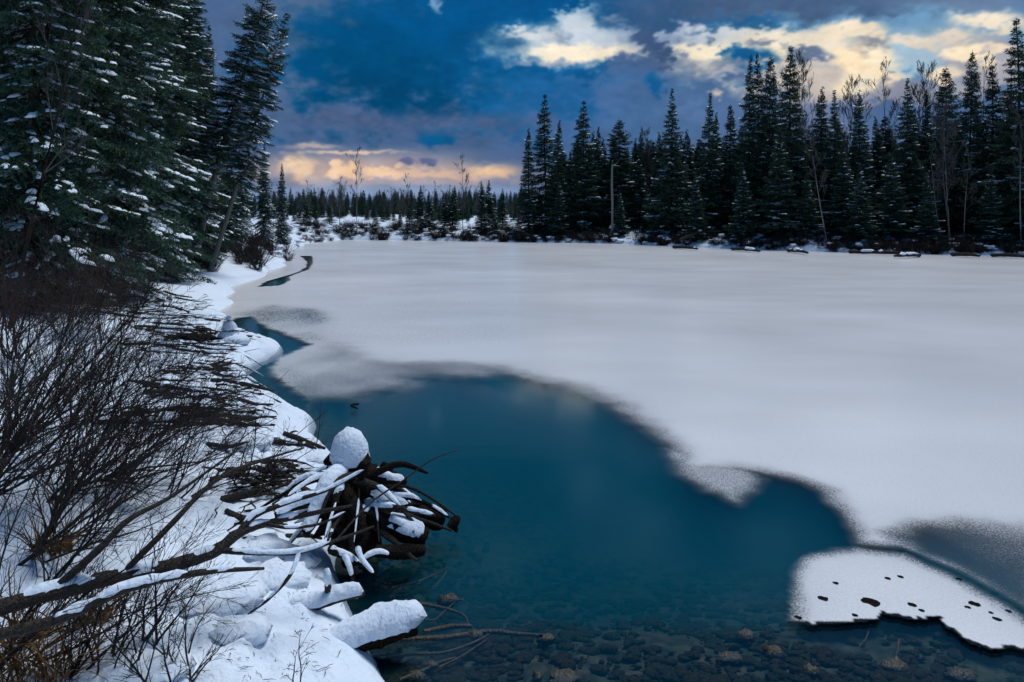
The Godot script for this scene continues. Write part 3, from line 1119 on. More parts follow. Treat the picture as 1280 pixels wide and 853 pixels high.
# ------------------------------------------------------------------ forest
func build_forest() -> void:
	var near := [
		make_spruce(101, 15.0, 2.7, {"snow": 0.78, "droop": 0.72, "lift": 0.22, "thin": 0.16, "tone": 1.35, "gap": 0.19, "twig": 0.085, "per": 9, "pillow": 1.15}),
		make_spruce(102, 15.0, 2.3, {"snow": 0.66, "droop": 0.62, "lift": 0.2, "thin": 0.16, "tone": 1.1, "gap": 0.19, "twig": 0.085, "per": 9}),
		make_spruce(103, 14.0, 2.1, {"snow": 0.8, "droop": 0.6, "lift": 0.2, "tone": 1.2, "clear": 0.36, "thin": 0.22, "gap": 0.22, "twig": 0.085, "per": 9, "pillow": 1.2, "shape": 0.7}),
	]
	var far := []
	var shapes := [[0.5, 1.0, 0.28], [0.9, 1.05, 0.30], [0.62, 0.7, 0.26], [0.95, 1.0, 0.34], [0.75, 0.9, 0.28]]
	for k in 5:
		far.append(make_spruce(201 + k * 7, 13.0, 2.35 * (0.75 + shapes[k][0] * 0.4), {"snow": 0.28, "gap": shapes[k][2], "twig": 0.14, "per": 6, "needle": 0.12, "shape": shapes[k][1], "thin": 0.10, "pillow": 1.3, "tone": 1.25, "clear": 0.02 if k != 2 else 0.14}))
	print("trees made ", Time.get_ticks_msec())
	# left bank: big snowy spruces standing close together; px, depth, height, variant, lean, label
	var left := [
		[118, 16.5, 17.0, 0, 0.0, "big snow-laden spruce nearest the shore on the left bank"],
		[38, 13.5, 15.0, 1, 0.03, "dark green spruce at the left edge of the picture with thin snow"],
		[-25, 17.0, 17.0, 0, 0.0, "spruce cut by the left picture edge behind the dark green one"],
		[78, 21.0, 18.0, 1, 0.0, "tall spruce between the dark green and the big snow-laden spruces"],
		[178, 21.5, 16.5, 0, 0.0, "snowy spruce just right of the big snow-laden one"],
		[140, 27.0, 19.0, 1, 0.0, "spruce standing behind and between the two largest snowy spruces"],
		[216, 26.0, 14.0, 1, 0.02, "spruce left of the two leaning trees with its top above the picture"],
		[196, 34.0, 17.0, 0, 0.0, "spruce behind the leaning trees filling the gap on their left"],
		[236, 30.0, 14.5, 0, 0.0, "tall slim spruce directly left of the two leaning trees"],
		[284, 37.0, 7.6, 1, 0.0, "short spruce behind the feet of the two leaning trees"],
		[330, 42.0, 6.4, 0, 0.0, "small spruce at the right end of the left bank wood"],
		[352, 47.0, 5.6, 1, 0.0, "smallest spruce at the far right end of the left bank wood"],
		[252, 33.0, 11.0, 1, 0.03, "spruce close behind the leaning trees, showing between them and the tall ones"],
		[296, 46.0, 9.5, 0, 0.0, "spruce half hidden behind the leaning trees' crowns"],
	]
	for a in left:
		var x: float = (a[0] - 640.0) / F * a[1]
		var at := Vector3(x, ground(x, -a[1]) - 0.05, -a[1])
		plant_tree(near[a[3]], "spruce_tree", a[5], "spruce", at, a[2], a[0] * 1.7, "snowy spruces on the left bank", Vector3(0, 0, -a[4]), 0.82)
	# the leaning pair
	var foot := Vector3((240.0 - 640.0) / F * 27.0, 0, -27.0)
	foot.y = ground(foot.x, foot.z) - 0.1
	plant_tree(near[2], "leaning_spruce", "left one of two spruces leaning out over the ice, its top cut off", "spruce", foot, 12.2, 0.6, "leaning spruces", Vector3(0, 0, -0.26), 1.1, "grey_bark")
	foot = Vector3((262.0 - 640.0) / F * 25.5, 0, -25.5)
	foot.y = ground(foot.x, foot.z) - 0.1
	plant_tree(near[2], "leaning_spruce", "right one of two spruces leaning out over the ice, narrow pointed top", "spruce", foot, 10.2, 2.9, "leaning spruces", Vector3(0, 0, -0.29), 0.95, "grey_bark")
	# slim bare leaning trunk at the far left
	var bare := [make_bare(301, 9.0, 0.075, Vector3(0.02, 0, 0)), make_bare(302, 9.0, 0.07, Vector3(-0.05, 0, 0)), make_bare(303, 9.0, 0.07, Vector3(0.06, 0, 0), 2)]
	fine = 0.004
	var slim_bare := make_bare(304, 9.0, 0.085, Vector3(0.02, 0, 0))
	var q := pt(12, 345, 11.5)
	plant_tree(slim_bare, "bare_tree", "slim bare trunk leaning right in front of the left spruces", "bare tree", Vector3(q.x, ground(q.x, q.z), q.z), 7.0, 0.3, "bare trees", Vector3(0, 0, -0.2), 0.6)
	# far shore, right: every tree one can tell apart; px, top row, metres behind the shore, variant, width
	var right := [
		[648, 268, 1.0, 3, 1.3], [661, 160, 3.0, 0, 0.85], [682, 117, 5.0, 4, 1.1], [697, 150, 3.0, 0, 0.95], [712, 190, 6.0, 1, 1.0], [731, 125, 4.0, 4, 1.15], [749, 158, 6.0, 0, 0.9], [774, 148, 6.0, 2, 1.25], [800, 190, 6.0, 1, 1.0],
		[824, 165, 5.0, 0, 1.0], [838, 110, 3.0, 1, 1.0], [862, 172, 7.0, 0, 0.9], [885, 116, 5.0, 1, 0.9], [896, 140, 8.0, 0, 0.8], [912, 131, 7.0, 4, 0.9], [935, 68, 6.0, 0, 0.9], [948, 66, 9.0, 4, 0.8], [962, 68, 7.0, 2, 0.8],
		[988, 57, 5.0, 4, 1.15], [975, 160, 2.0, 3, 1.0], [1027, 108, 6.0, 0, 1.0], [1042, 112, 5.0, 1, 0.85], [1055, 180, 3.0, 4, 1.0], [1076, 112, 6.0, 0, 0.9], [1097, 145, 8.0, 0, 0.85], [1133, 97, 5.0, 1, 0.9], [1116, 190, 2.5, 3, 1.1],
		[1160, 112, 9.0, 0, 0.7], [1182, 82, 6.0, 2, 0.95], [1213, 62, 6.5, 2, 0.75], [1196, 150, 8.0, 4, 1.0], [1240, 80, 7.0, 4, 1.1], [1262, 105, 8.0, 1, 1.0], [1276, 22, 4.0, 4, 1.15], [1300, 60, 5.0, 1, 1.0],
		[870, 215, 1.5, 3, 1.0], [930, 205, 1.5, 1, 1.0], [1010, 215, 2.0, 3, 1.0], [1075, 205, 1.8, 1, 1.0], [1160, 215, 2.0, 3, 0.9], [1240, 205, 2.0, 3, 1.0], [775, 235, 1.5, 3, 0.9], [700, 225, 1.5, 1, 0.9],
	]
	right.sort_custom(func(a, b): return a[0] < b[0])
	var i := 0
	for a in right:
		var at := far_spot(a[0], a[2])
		var hgt: float = (HY - a[1]) / F * -at.z + EYE - at.y
		var look := "tall" if a[1] < 115 else ("low snowy" if a[1] > 185 else "mid-height")
		plant_tree(far[a[3]], "spruce_tree", "%s dark spruce of the right far-shore wood, %s of its trees from the left" % [look, ordinal(i)], "spruce", at, hgt, a[0] * 2.3, "spruces along the far shore", Vector3(0, 0, rng.randf_range(-0.02, 0.02)), a[4] * clampf(12.0 / hgt, 0.9, 1.35))
		i += 1
	# far shore, centre: low young trees
	var centre := [[395, 262, 3.0, 0], [412, 252, 8.0, 1], [470, 262, 4.0, 1], [500, 262, 5.0, 0], [526, 232, 3.0, 4], [536, 238, 5.0, 0], [556, 246, 6.0, 1], [566, 238, 6.0, 4], [602, 226, 2.5, 0], [611, 225, 3.5, 4], [628, 236, 7.0, 1], [380, 236, 9.0, 1], [618, 262, 1.5, 3], [512, 256, 2.0, 3]]
	centre.sort_custom(func(a, b): return a[0] < b[0])
	i = 0
	for a in centre:
		var at := far_spot(a[0], a[2])
		var hgt: float = maxf(1.6, (HY - a[1]) / F * -at.z + EYE - at.y)
		plant_tree(far[a[3]], "young_spruce", "young spruce on the low far shore under the bright sky, %s from the left" % ordinal(i), "spruce", at, hgt, a[0] * 1.3, "young spruces on the low far shore", Vector3.ZERO, clampf(6.0 / hgt, 1.0, 1.7))
		i += 1
	# bare trees on the far shore: px, foot row offset, top row, variant, lean, bark, label
	var bares := [
		[446, 195, 2.0, 0, 0.0, "pale_bark", "pale bare birch standing alone before the bright sky"],
		[508, 226, 3.0, 1, 0.0, "bark", "small bare tree with a twiggy crown right of the pale birch"],
		[579, 205, 1.0, 0, 0.0, "bark", "dark bare tree with upright twigs near the shore, right of centre"],
		[424, 240, 5.0, 2, 0.0, "pale_bark", "small bare tree close left of the pale birch"],
		[651, 262, 0.6, 1, 0.0, "bark", "short bare tree at the left foot of the right-hand wood"],
		[1034, 168, 0.8, 0, 0.16, "pale_bark", "pale trunk leaning left out of the dark wood"],
		[1188, 150, 2.5, 2, 0.02, "pale_bark", "pale forked birch with several stems in the right-hand wood"],
		[1177, 195, 1.8, 1, 0.12, "pale_bark", "thin pale trunk slanting left beside the forked birch"],
		[1204, 190, 2.0, 0, -0.06, "pale_bark", "thin pale trunk slanting right beside the forked birch"],
		[1276, 150, 1.5, 0, 0.0, "pale_bark", "straight pale trunk at the right picture edge"],
		[1002, 95, 9.0, 2, 0.0, "bark", "bare treetops behind the spruces, right of the tallest pair"],
		[1060, 120, 9.0, 2, 0.0, "bark", "bare twiggy tree behind the gap right of the leaning pale trunk"],
		[1108, 100, 10.0, 0, 0.0, "bark", "bare twiggy tree before the bright cloud, centre of the right-hand wood"],
		[1148, 105, 10.0, 2, 0.0, "bark", "bare twiggy tree right of the bright cloud gap"],
		[1228, 92, 10.0, 0, 0.0, "bark", "bare twiggy tree between the two rightmost tall spruces"],
		[812, 175, 8.0, 2, 0.0, "bark", "bare twiggy tree left of the pointed broad spruce"],
		[916, 150, 9.0, 0, 0.0, "bark", "bare thin tree left of the tallest spruces"],
	]
	for a in bares:
		var at := far_spot(a[0], a[2])
		var hgt: float = (HY - a[1]) / F * -at.z + EYE - at.y
		plant_tree(bare[a[3]], "bare_tree", a[6], "bare tree", at, hgt, a[0] * 0.7, "bare trees", Vector3(0, 0, a[4]), 0.75, a[5])
	# dead snag
	var sp := far_spot(765, 0.9)
	var sb := MB.new()
	var sc := curve([Vector3(0, -0.3, 0), Vector3(0.05, 2.5, 0), Vector3(0.0, 5.0, 0), Vector3(0.06, 6.6, 0)], [0.11, 0.10, 0.09, 0.07], 3)
	tube(sb, sc[0], sc[1], 7, 0.2, true)
	var sl := MB.new()
	tube(sl, PackedVector3Array([Vector3(0.05, 6.2, 0), Vector3(0.4, 6.35, 0.1), Vector3(0.6, 6.7, 0.1)]), PackedFloat32Array([0.03, 0.02, 0.01]), 4)
	var sg := thing("dead_snag", "pale broken dead trunk standing upright at the shore of the right-hand wood", "dead tree", sp)
	part("trunk", sb.mesh(), M.pale_bark, sg)
	part("limb", sl.mesh(), M.pale_bark, sg)
	# the wood behind, one dark mass
	rng.seed = 77
	var rows := [[], [], [], [], []]
	for k in 300:
		var px := rng.randf_range(690.0, 1400.0)
		var at := far_spot(px, rng.randf_range(9.0, 24.0))
		var hh := rng.randf_range(0.42, 0.72)
		rows[k % 5].append(Transform3D(Basis(Vector3.UP, rng.randf() * TAU).scaled(Vector3(hh * 1.3, hh, hh * 1.3)), at))
	for k in 170:
		var d := rng.randf_range(24.0, 60.0)
		var x := (rng.randf_range(-160.0, 215.0) - 640.0) / F * d - rng.randf_range(0.0, 6.0)
		var hh := rng.randf_range(0.8, 1.2)
		rows[k % 5].append(Transform3D(Basis(Vector3.UP, rng.randf() * TAU).scaled(Vector3(hh, hh, hh)), Vector3(x, ground(x, -d) - 0.1, -d)))
	for k in 900:
		var d := rng.randf_range(85.0, 260.0)
		var x := (rng.randf_range(250.0, 760.0) - 640.0) / F * d
		var hh := pow(rng.randf(), 1.5) * 0.30 * (0.5 + d / 330.0) + 0.17 * (0.5 + d / 330.0)
		rows[k % 5].append(Transform3D(Basis(Vector3.UP, rng.randf() * TAU).scaled(Vector3(hh * 1.25, hh, hh * 1.25)), Vector3(x, ground_at(40.0, x, -d) + 0.012 * maxf(0.0, d - 100.0) - 0.3, -d)))
	var bare_rows := []
	for k in 150:
		var d := rng.randf_range(66.0, 120.0)
		var x := (rng.randf_range(330.0, 690.0) - 640.0) / F * d
		var hh := rng.randf_range(0.28, 0.5)
		bare_rows.append(Transform3D(Basis(Vector3.UP, rng.randf() * TAU).scaled(Vector3(hh * 0.8, hh, hh * 0.8)), Vector3(x, ground_at(20.0, x, -d) - 0.3, -d)))
	mass("forest", "leafless trees mixed into the low wood beyond the far shore", "forest", bare[0].crown, M.needles, bare_rows)
	for k in 5:
		mass("forest", "dark spruce wood filling the background behind the shore trees", "forest", far[k].crown, M.needles, rows[k])
	# brush along the far shore
	rng.seed = 78
	var bush := MB.new()
	for k in 34:
		bush.col = Color(0.035, 0.03, 0.028) * rng.randf_range(0.6, 1.5)
		shrub_stem(bush, Vector3(rng.randf_range(-0.2, 0.2), -0.1, rng.randf_range(-0.2, 0.2)), Vector3(rng.randf_range(-0.7, 0.7), 1.0, rng.randf_range(-0.7, 0.7)).normalized(), rng.randf_range(0.5, 1.0), 0.014, Vector3(0, 0.1, 0), 1)
	var spots := []
	for k in 620:
		var px := rng.randf_range(345.0, 1420.0)
		var at := far_spot(px, pow(rng.randf(), 1.6) * 6.0 + 0.15)
		var s := rng.randf_range(0.5, 1.25)
		spots.append(Transform3D(Basis(Vector3.UP, rng.randf() * TAU).scaled(Vector3(s * 1.2, s, s * 1.2)), at))
	for k in 90:
		var px := rng.randf_range(160.0, 345.0)
		var d := rng.randf_range(24.0, 42.0)
		var x := (px - 640.0) / F * d
		if shore(x, -d) > 0.3:
			spots.append(Transform3D(Basis(Vector3.UP, rng.randf() * TAU).scaled(Vector3.ONE * rng.randf_range(0.6, 1.3)), Vector3(x, ground(x, -d), -d)))
	mass("undergrowth", "low leafless brush fringing the far shore", "undergrowth", bush.mesh(), M.twig, spots)
	var lump := MB.new()
	blob(lump, Vector3.ZERO, Vector3(0.26, 0.10, 0.22), 0.8, 3.0, 6, 9)
	spots = []
	for k in 420:
		var at := far_spot(rng.randf_range(345.0, 1420.0), pow(rng.randf(), 1.5) * 4.0 + 0.2)
		spots.append(Transform3D(Basis(Vector3.UP, rng.randf() * TAU).scaled(Vector3.ONE * rng.randf_range(0.4, 1.3)), at + Vector3.UP * rng.randf_range(0.0, 0.35)))
	mass("snow", "snow clumps lying on the far shore brush", "snow", lump.mesh(), M.tree_snow, spots)
	# dark undercut logs at the far waterline
	rng.seed = 79
	var logs := [[1062, 315, 1150, 318], [1150, 319, 1118, 320], [1190, 318, 1225, 320], [842, 309, 872, 311], [915, 311, 950, 314], [1240, 319, 1285, 321], [985, 313, 1010, 316], [850, 296, 885, 286]]
	var names := ["long dark log under a snow ledge at the right far shore", "short dark log on the ice below the long snowy ledge", "dark log at the waterline left of the right picture edge", "small dark log at the shore below the pointed broad spruce", "dark log lying at the shore below the tallest spruces", "dark log at the waterline by the right picture edge", "small dark log at the shore left of the leaning pale trunk", "pale fallen trunk slanting up from the shore into the wood"]
	for k in logs.size():
		var l: Array = logs[k]
		var a := wp(l[0], l[1], 0.12)
		var e := wp(l[2], l[3], 0.14)
		if k == 7:
			a = pt(850, 300, 50.0)
			e = pt(890, 284, 52.0)
		dead_wood("shore_log", names[k], "log", [a, a.lerp(e, 0.5) + Vector3(0, 0.06, 0.2), e], [0.10, 0.11, 0.06], 1.0, 0.06, 0.1, 0.95, 0.0, 7, "wood", [], "logs at the far shore")

# a spot on the far shore, some metres inland, in the direction of a pixel column
func far_spot(px: float, inland: float) -> Vector3:
	var d := 30.0
	while d < 130.0:
		var x := (px - 640.0) / F * d
		if shore(x, -d) > inland and d > 36.0:
			return Vector3(x, ground(x, -d) - 0.05, -d)
		d += 0.25
	return Vector3((px - 640.0) / F * d, 0.5, -d)

# ------------------------------------------------------------------ foreground
func build_foreground() -> void:
	# --- the upturned stump with its roots
	var st := thing("tree_stump", "rotten stump with a tall rounded snow cap at the water's edge", "stump", Vector3(-1.22, 0, -5.25))
	var o := st.position
	var b := MB.new()
	var c := curve([pt(443, 690, 5.2) - o, pt(440, 640, 5.22) - o, pt(437, 598, 5.25) - o, pt(437, 572, 5.25) - o], [0.16, 0.15, 0.14, 0.135], 5)
	tube(b, c[0], c[1], 14, 0.5, true)
	part("trunk", b.mesh(), M.peat, st)
	b = MB.new()
	blob(b, pt(437, 573, 5.25) - o, Vector3(0.150, 0.235, 0.15), 0.07, 2.0, 16, 24, -0.12)
	part("snow_cap", b.mesh(), M.snow, st)
	var roots := [
		[[[432, 590, 5.2], [412, 606, 5.0], [396, 640, 4.9], [382, 668, 4.8]], [0.07, 0.06, 0.05, 0.03], 1.0, 0.05],
		[[[445, 585, 5.3], [462, 592, 5.35], [478, 596, 5.45], [486, 582, 5.5]], [0.08, 0.07, 0.06, 0.05], 0, 0],
		[[[450, 590, 5.2], [470, 600, 5.25], [492, 603, 5.3], [507, 601, 5.35]], [0.09, 0.085, 0.06, 0.02], 0.7, 0.02],
		[[[440, 600, 5.15], [462, 618, 5.2], [485, 628, 5.2], [512, 634, 5.25]], [0.08, 0.07, 0.05, 0.03], 0.8, 0.02],
		[[[430, 605, 5.1], [405, 622, 4.95], [370, 632, 4.9], [345, 645, 4.8]], [0.06, 0.05, 0.04, 0.025], 1.0, 0.04],
		[[[428, 612, 5.1], [446, 640, 5.0], [452, 668, 4.95], [440, 690, 4.9]], [0.08, 0.07, 0.06, 0.05], 0, 0],
	]
	for r in roots:
		var pts := []
		for a in r[0]:
			pts.append(pt(a[0], a[1], a[2]) - o)
		c = curve(pts, r[1], 5)
		b = MB.new()
		tube(b, c[0], c[1], 8, 0.35, true)
		part("root", b.mesh(), M.peat, st)
		if r[3] > 0:
			b = MB.new()
			snow_on(b, c[0], c[1], r[2], r[3])
			part("snow", b.mesh(), M.snow, st)
	rng.seed = 410
	for k in 30:
		var ang := rng.randf_range(-1.0, 3.3)
		var ra := pt(432 + rng.randf_range(-14, 22), rng.randf_range(590, 645), 5.15) - o
		var outv := Vector3(cos(ang) * 1.1, rng.randf_range(-0.5, 0.15), sin(ang) * 0.8)
		var l2 := rng.randf_range(0.3, 0.75)
		var rr := rng.randf_range(0.008, 0.026)
		var m1 := ra + outv * l2 * 0.5 + Vector3(0, rng.randf_range(-0.02, 0.10), 0)
		var m2 := ra + outv * l2 + Vector3(rng.randf_range(-0.08, 0.08), rng.randf_range(-0.12, 0.02), rng.randf_range(-0.08, 0.08))
		c = curve([ra, m1, m2], [rr * 1.3, rr, rr * 0.4], 6)
		b = MB.new()
		tube(b, c[0], c[1], 6, 0.4, true)
		part("root", b.mesh(), M.wood if k % 2 else M.peat, st)
		if k % 3:
			b = MB.new()
			snow_on(b, c[0], c[1], 1.05, 0.012, 0.0, 1.0, -0.2)
			if b.v.size():
				part("snow", b.mesh(), M.snow, st)
	b = MB.new()
	blob(b, pt(432, 640, 5.15) - o, Vector3(0.16, 0.16, 0.18), 0.9, 5.0, 14, 20)
	part("root_plate", b.mesh(), M.peat, st)

	# --- logs and thick dead wood round the stump
	dead_wood("log", "thick dark log jutting from the stump into the water, thin snow", "log", [pt(452, 616, 5.25), pt(490, 632, 5.42), pt(520, 641, 5.5), pt(553, 649, 5.52)], [0.055, 0.07, 0.085, 0.09], 0.85, 0.010, 0.1, 1.0, -0.25, 12, "peat")
	dead_wood("wood_chunk", "small dark chunk of wood off the end of the thick log", "wood", [pt(562, 660, 5.5), pt(569, 652, 5.52), pt(572, 646, 5.55)], [0.03, 0.045, 0.02], 0, 0, 0, 1, -2, 8, "peat", [[[pt(566, 657, 5.5), pt(571, 664, 5.5)], [0.03, 0.02]]])
	dead_wood("log", "broken log with streaky snow below the thick log, splintered end", "log", [pt(408, 616, 5.05), pt(440, 634, 5.05), pt(472, 648, 5.05), pt(500, 660, 5.06), pt(530, 672, 5.08)], [0.03, 0.038, 0.06, 0.085, 0.075], 0.95, 0.016, 0.0, 0.98, -0.35, 12, "peat")
	dead_wood("log", "dark log end under the broken log, touching the water", "log", [pt(470, 690, 4.85), pt(505, 690, 4.9), pt(530, 688, 4.95)], [0.04, 0.055, 0.035], 0, 0, 0, 1, -2, 10, "peat")
	dead_wood("forked_branch", "forked snowy branch hanging below the stump's roots", "branch", [pt(412, 686, 4.75), pt(430, 694, 4.72), pt(447, 705, 4.7)], [0.028, 0.024, 0.018], 1.0, 0.02, 0, 1, -2, 8, "peat", [[[pt(430, 694, 4.72), pt(436, 708, 4.66), pt(440, 722, 4.62)], [0.022, 0.018, 0.012], 1.0, 0.018], [[pt(446, 683, 4.72), pt(452, 700, 4.66), pt(467, 718, 4.6)], [0.014, 0.013, 0.008], 1.4, 0.018], [[pt(447, 705, 4.7), pt(468, 692, 4.75), pt(487, 694, 4.8)], [0.018, 0.02, 0.012], 1.1, 0.015]])
	var snowy := dead_wood("snowy_log", "short thick log under deep snow at the bottom of the bank", "log", [pt(405, 812, 4.02), pt(440, 800, 4.05), pt(478, 788, 4.08), pt(518, 778, 4.10)], [0.07, 0.085, 0.088, 0.07], 1.15, 0.06, 0.0, 1.0, -2, 12, "peat")
	b = MB.new()
	blob(b, Vector3(0, 0.045, 0), Vector3(0.085, 0.075, 0.085), 0.25, 31.0, 10, 14, -0.5)
	part("snow", b.mesh(), M.snow, snowy).position = pt(511, 779, 4.10) - snowy.position
	dead_wood("snowy_log", "slanting log under snow running down to the bottom picture edge", "log", [pt(372, 775, 4.15), pt(392, 808, 4.0), pt(418, 842, 3.85), pt(450, 890, 3.65)], [0.055, 0.06, 0.065, 0.07], 1.2, 0.06, 0.0, 1.0, -2, 10, "peat")
	dead_wood("snowy_branch", "level snow-covered branch with an upright stub above the slanting log", "branch", [pt(298, 765, 4.2), pt(345, 762, 4.22), pt(395, 756, 4.25), pt(422, 748, 4.28), pt(455, 742, 4.3)], [0.022, 0.03, 0.034, 0.03, 0.016], 1.15, 0.045, 0, 1, -2, 8, "wood", [[[pt(408, 756, 4.26), pt(410, 738, 4.26), pt(409, 722, 4.24)], [0.022, 0.022, 0.02]], [[pt(422, 748, 4.28), pt(430, 745, 4.3), pt(448, 748, 4.32)], [0.016, 0.014, 0.01], 1.3, 0.02]])
	b = MB.new()
	blob(b, Vector3.ZERO, Vector3(0.026, 0.055, 0.026), 0.2, 8.0, 7, 9)
	var cap := thing("snow_lump", "upright stub's narrow snow finger beside the level snowy branch", "snow", pt(409, 722, 4.24))
	part("snow", b.mesh(), M.snow, cap)

	# --- the big fallen limb that crosses the lower left, with its side branches
	var limb := [pt(-40, 772, 3.0), pt(60, 742, 3.2), pt(150, 720, 3.4), pt(220, 706, 3.6), pt(270, 688, 3.75), pt(296, 668, 3.85), pt(330, 655, 4.0), pt(390, 642, 4.2), pt(440, 632, 4.35)]
	dead_wood("fallen_limb", "long fallen limb carrying snow across the lower left bank", "branch", limb, [0.034, 0.036, 0.036, 0.034, 0.031, 0.026, 0.02, 0.014, 0.007], 0.85, 0.022, 0.02, 0.92, -0.08, 9, "wood", [
		[[pt(296, 668, 3.85), pt(318, 644, 3.95), pt(360, 628, 4.1), pt(410, 612, 4.25), pt(455, 588, 4.35)], [0.020, 0.018, 0.014, 0.010, 0.005], 0.95, 0.014, -0.15],
		[[pt(270, 688, 3.75), pt(330, 692, 3.8), pt(375, 690, 3.85), pt(420, 676, 3.95), pt(468, 658, 4.05)], [0.016, 0.014, 0.013, 0.010, 0.005], 0.95, 0.009, 0.02],
		[[pt(420, 676, 3.95), pt(462, 630, 4.2), pt(505, 600, 4.3), pt(540, 575, 4.35), pt(575, 562, 4.4)], [0.007, 0.006, 0.005, 0.004, 0.002]],
		[[pt(375, 690, 3.85), pt(362, 720, 3.75), pt(335, 750, 3.7), pt(310, 768, 3.68)], [0.011, 0.010, 0.008, 0.004], 0.95, 0.007, 0.05],
		[[pt(330, 655, 4.0), pt(362, 660, 4.02), pt(400, 655, 4.1), pt(432, 640, 4.2)], [0.011, 0.010, 0.008, 0.004], 0.95, 0.008, 0.0],
		[[pt(150, 720, 3.4), pt(210, 660, 3.5), pt(270, 600, 3.7), pt(330, 575, 3.9), pt(380, 560, 4.1)], [0.018, 0.015, 0.012, 0.008, 0.004]],
		[[pt(60, 742, 3.2), pt(120, 690, 3.3), pt(160, 650, 3.4), pt(215, 620, 3.6), pt(300, 560, 3.9)], [0.020, 0.017, 0.014, 0.010, 0.004]],
	])
	var limb2 := [pt(-30, 800, 2.9), pt(70, 775, 3.05), pt(160, 735, 3.2), pt(250, 716, 3.35), pt(330, 711, 3.5)]
	dead_wood("fallen_limb", "second fallen limb lying just below the long snowy one", "branch", limb2, [0.026, 0.025, 0.022, 0.015, 0.006], 0.95, 0.014, 0.0, 0.9, 0.06, 8, "wood")

	# --- driftwood mats on the bank, piece by piece
	rng.seed = 401
	var drift := [
		# centre px, py, spread x, spread y, count, length, where
		[190, 385, 60, 14, 16, 1.3, "strip below the spruces"],
		[235, 420, 60, 22, 26, 1.3, "heap left of the snow cone"],
		[250, 470, 55, 18, 18, 1.0, "middle of the driftwood belt"],
		[250, 515, 70, 24, 26, 0.9, "mat above the bay's bend"],
		[330, 575, 60, 22, 12, 0.6, "bank left of the stump"],
		[345, 640, 55, 40, 9, 0.4, "snow below the stump"],
	]
	var kinds := ["dark thick driftwood piece", "thin dark driftwood stick", "slim brown driftwood stick"]
	for d in drift:
		for k in d[4]:
			var px: float = d[0] + rng.randf_range(-1, 1) * d[2]
			var py: float = d[1] + rng.randf_range(-1, 1) * d[3]
			var at := on_land(px, py)
			var ang := rng.randf_range(-0.5, 0.4)
			var ln: float = d[5] * rng.randf_range(0.4, 1.1)
			var dv := Vector3(cos(ang), rng.randf_range(-0.1, 0.1), sin(ang))
			var a := at - dv * ln * 0.5
			var e := at + dv * ln * 0.5
			var mid := at + Vector3(rng.randf_range(-0.05, 0.05), 0, rng.randf_range(-0.07, 0.07))
			var kk := rng.randi() % 3
			var r := rng.randf_range(0.008, 0.024) if kk != 0 else rng.randf_range(0.016, 0.03)
			a.y = ground(a.x, a.z) + r * 0.6
			e.y = ground(e.x, e.z) + r * 0.6 + rng.randf_range(0.0, 0.08)
			mid.y = maxf(ground(mid.x, mid.z) + r * 0.6, (a.y + e.y) * 0.5 - 0.02)
			dead_wood("driftwood", "%s in the %s, %s from its left" % [kinds[kk], d[6], ordinal(k)], "driftwood", [a, mid, e], [r, r * 1.1, r * 0.5], 1.05, 0.018, 0.1, 0.9, 0.0, 6, "wood", [], "driftwood on the bank")
	# dark soil showing through under the mats
	for a in [[235, 425, 0.45, 0.14]]:
		var at := on_land(a[0], a[1])
		b = MB.new()
		blob(b, Vector3.ZERO, Vector3(a[2], 0.06, a[3]), 0.5, a[0], 14, 40)
		var t := thing("earth_mound", "dark bare earth showing through the snow at %s" % {235: "the driftwood heap left of the snow cone", 262: "the middle of the driftwood belt", 250: "the mat above the bay's bend", 170: "the upper driftwood strip", 352: "the bank left of the stump"}[a[0]], "earth", at, "bare earth patches")
		part("soil", b.mesh(), M.peat, t)
	# fine dead twigs and reeds matted over the driftwood belt
	rng.seed = 450
	var bit := MB.new()
	tube(bit, PackedVector3Array([Vector3(-0.16, 0, 0), Vector3(-0.05, 0.012, 0.01), Vector3(0.06, 0.008, -0.012), Vector3(0.17, 0.004, 0.006)]), PackedFloat32Array([0.004, 0.006, 0.005, 0.002]), 4)
	var lay := []
	for d in drift:
		for k in int(d[4] * 24):
			var q := on_land(d[0] + rng.randfn(0.0, 0.55) * d[2], d[1] + rng.randfn(0.0, 0.6) * d[3])
			if shore(q.x, q.z) < 0.05 or nb.get_noise_2d(q.x * 55.0, q.z * 80.0) < rng.randf_range(-0.1, 0.4):
				continue
			var sc := rng.randf_range(0.25, 1.3)
			lay.append(Transform3D(Basis(Vector3.UP, rng.randfn(0.0, 0.8)) * Basis(Vector3(0, 0, 1), rng.randf_range(-0.2, 0.25)) * Basis.from_scale(Vector3(sc, rng.randf_range(0.6, 2.0), rng.randf_range(0.6, 2.0))), q + Vector3(0, rng.randf_range(0.0, 0.07), 0)))
	for k in 320:
		var q := on_land(rng.randf_range(120.0, 430.0), rng.randf_range(470.0, 853.0))
		if shore(q.x, q.z) > 0.05:
			lay.append(Transform3D(Basis(Vector3.UP, rng.randf() * TAU) * Basis.from_scale(Vector3(rng.randf_range(0.04, 0.22), 0.3, 0.3)), q + Vector3(0, 0.004, 0)))
	mass("twig_litter", "fine dead twigs and reeds matted over the snowy bank", "litter", bit.mesh(), M.wood, lay)
	# snow cone on its log
	var cone := thing("snow_cone", "pointed white snow cone at the shore beside the driftwood heap", "snow", on_land(286, 428))
	b = MB.new()
	var cc := curve([Vector3(0, -0.05, 0), Vector3(0, 0.10, 0), Vector3(0.01, 0.24, 0), Vector3(-0.01, 0.38, 0), Vector3(0.0, 0.49, 0)], [0.25, 0.21, 0.14, 0.075, 0.03], 4)
	tube(b, cc[0], cc[1], 14, 0.18, true)
	blob(b, Vector3(0.02, 0.03, 0), Vector3(0.34, 0.15, 0.26), 0.3, 13.0, 8, 12)
	part("snow", b.mesh(), M.snow, cone)
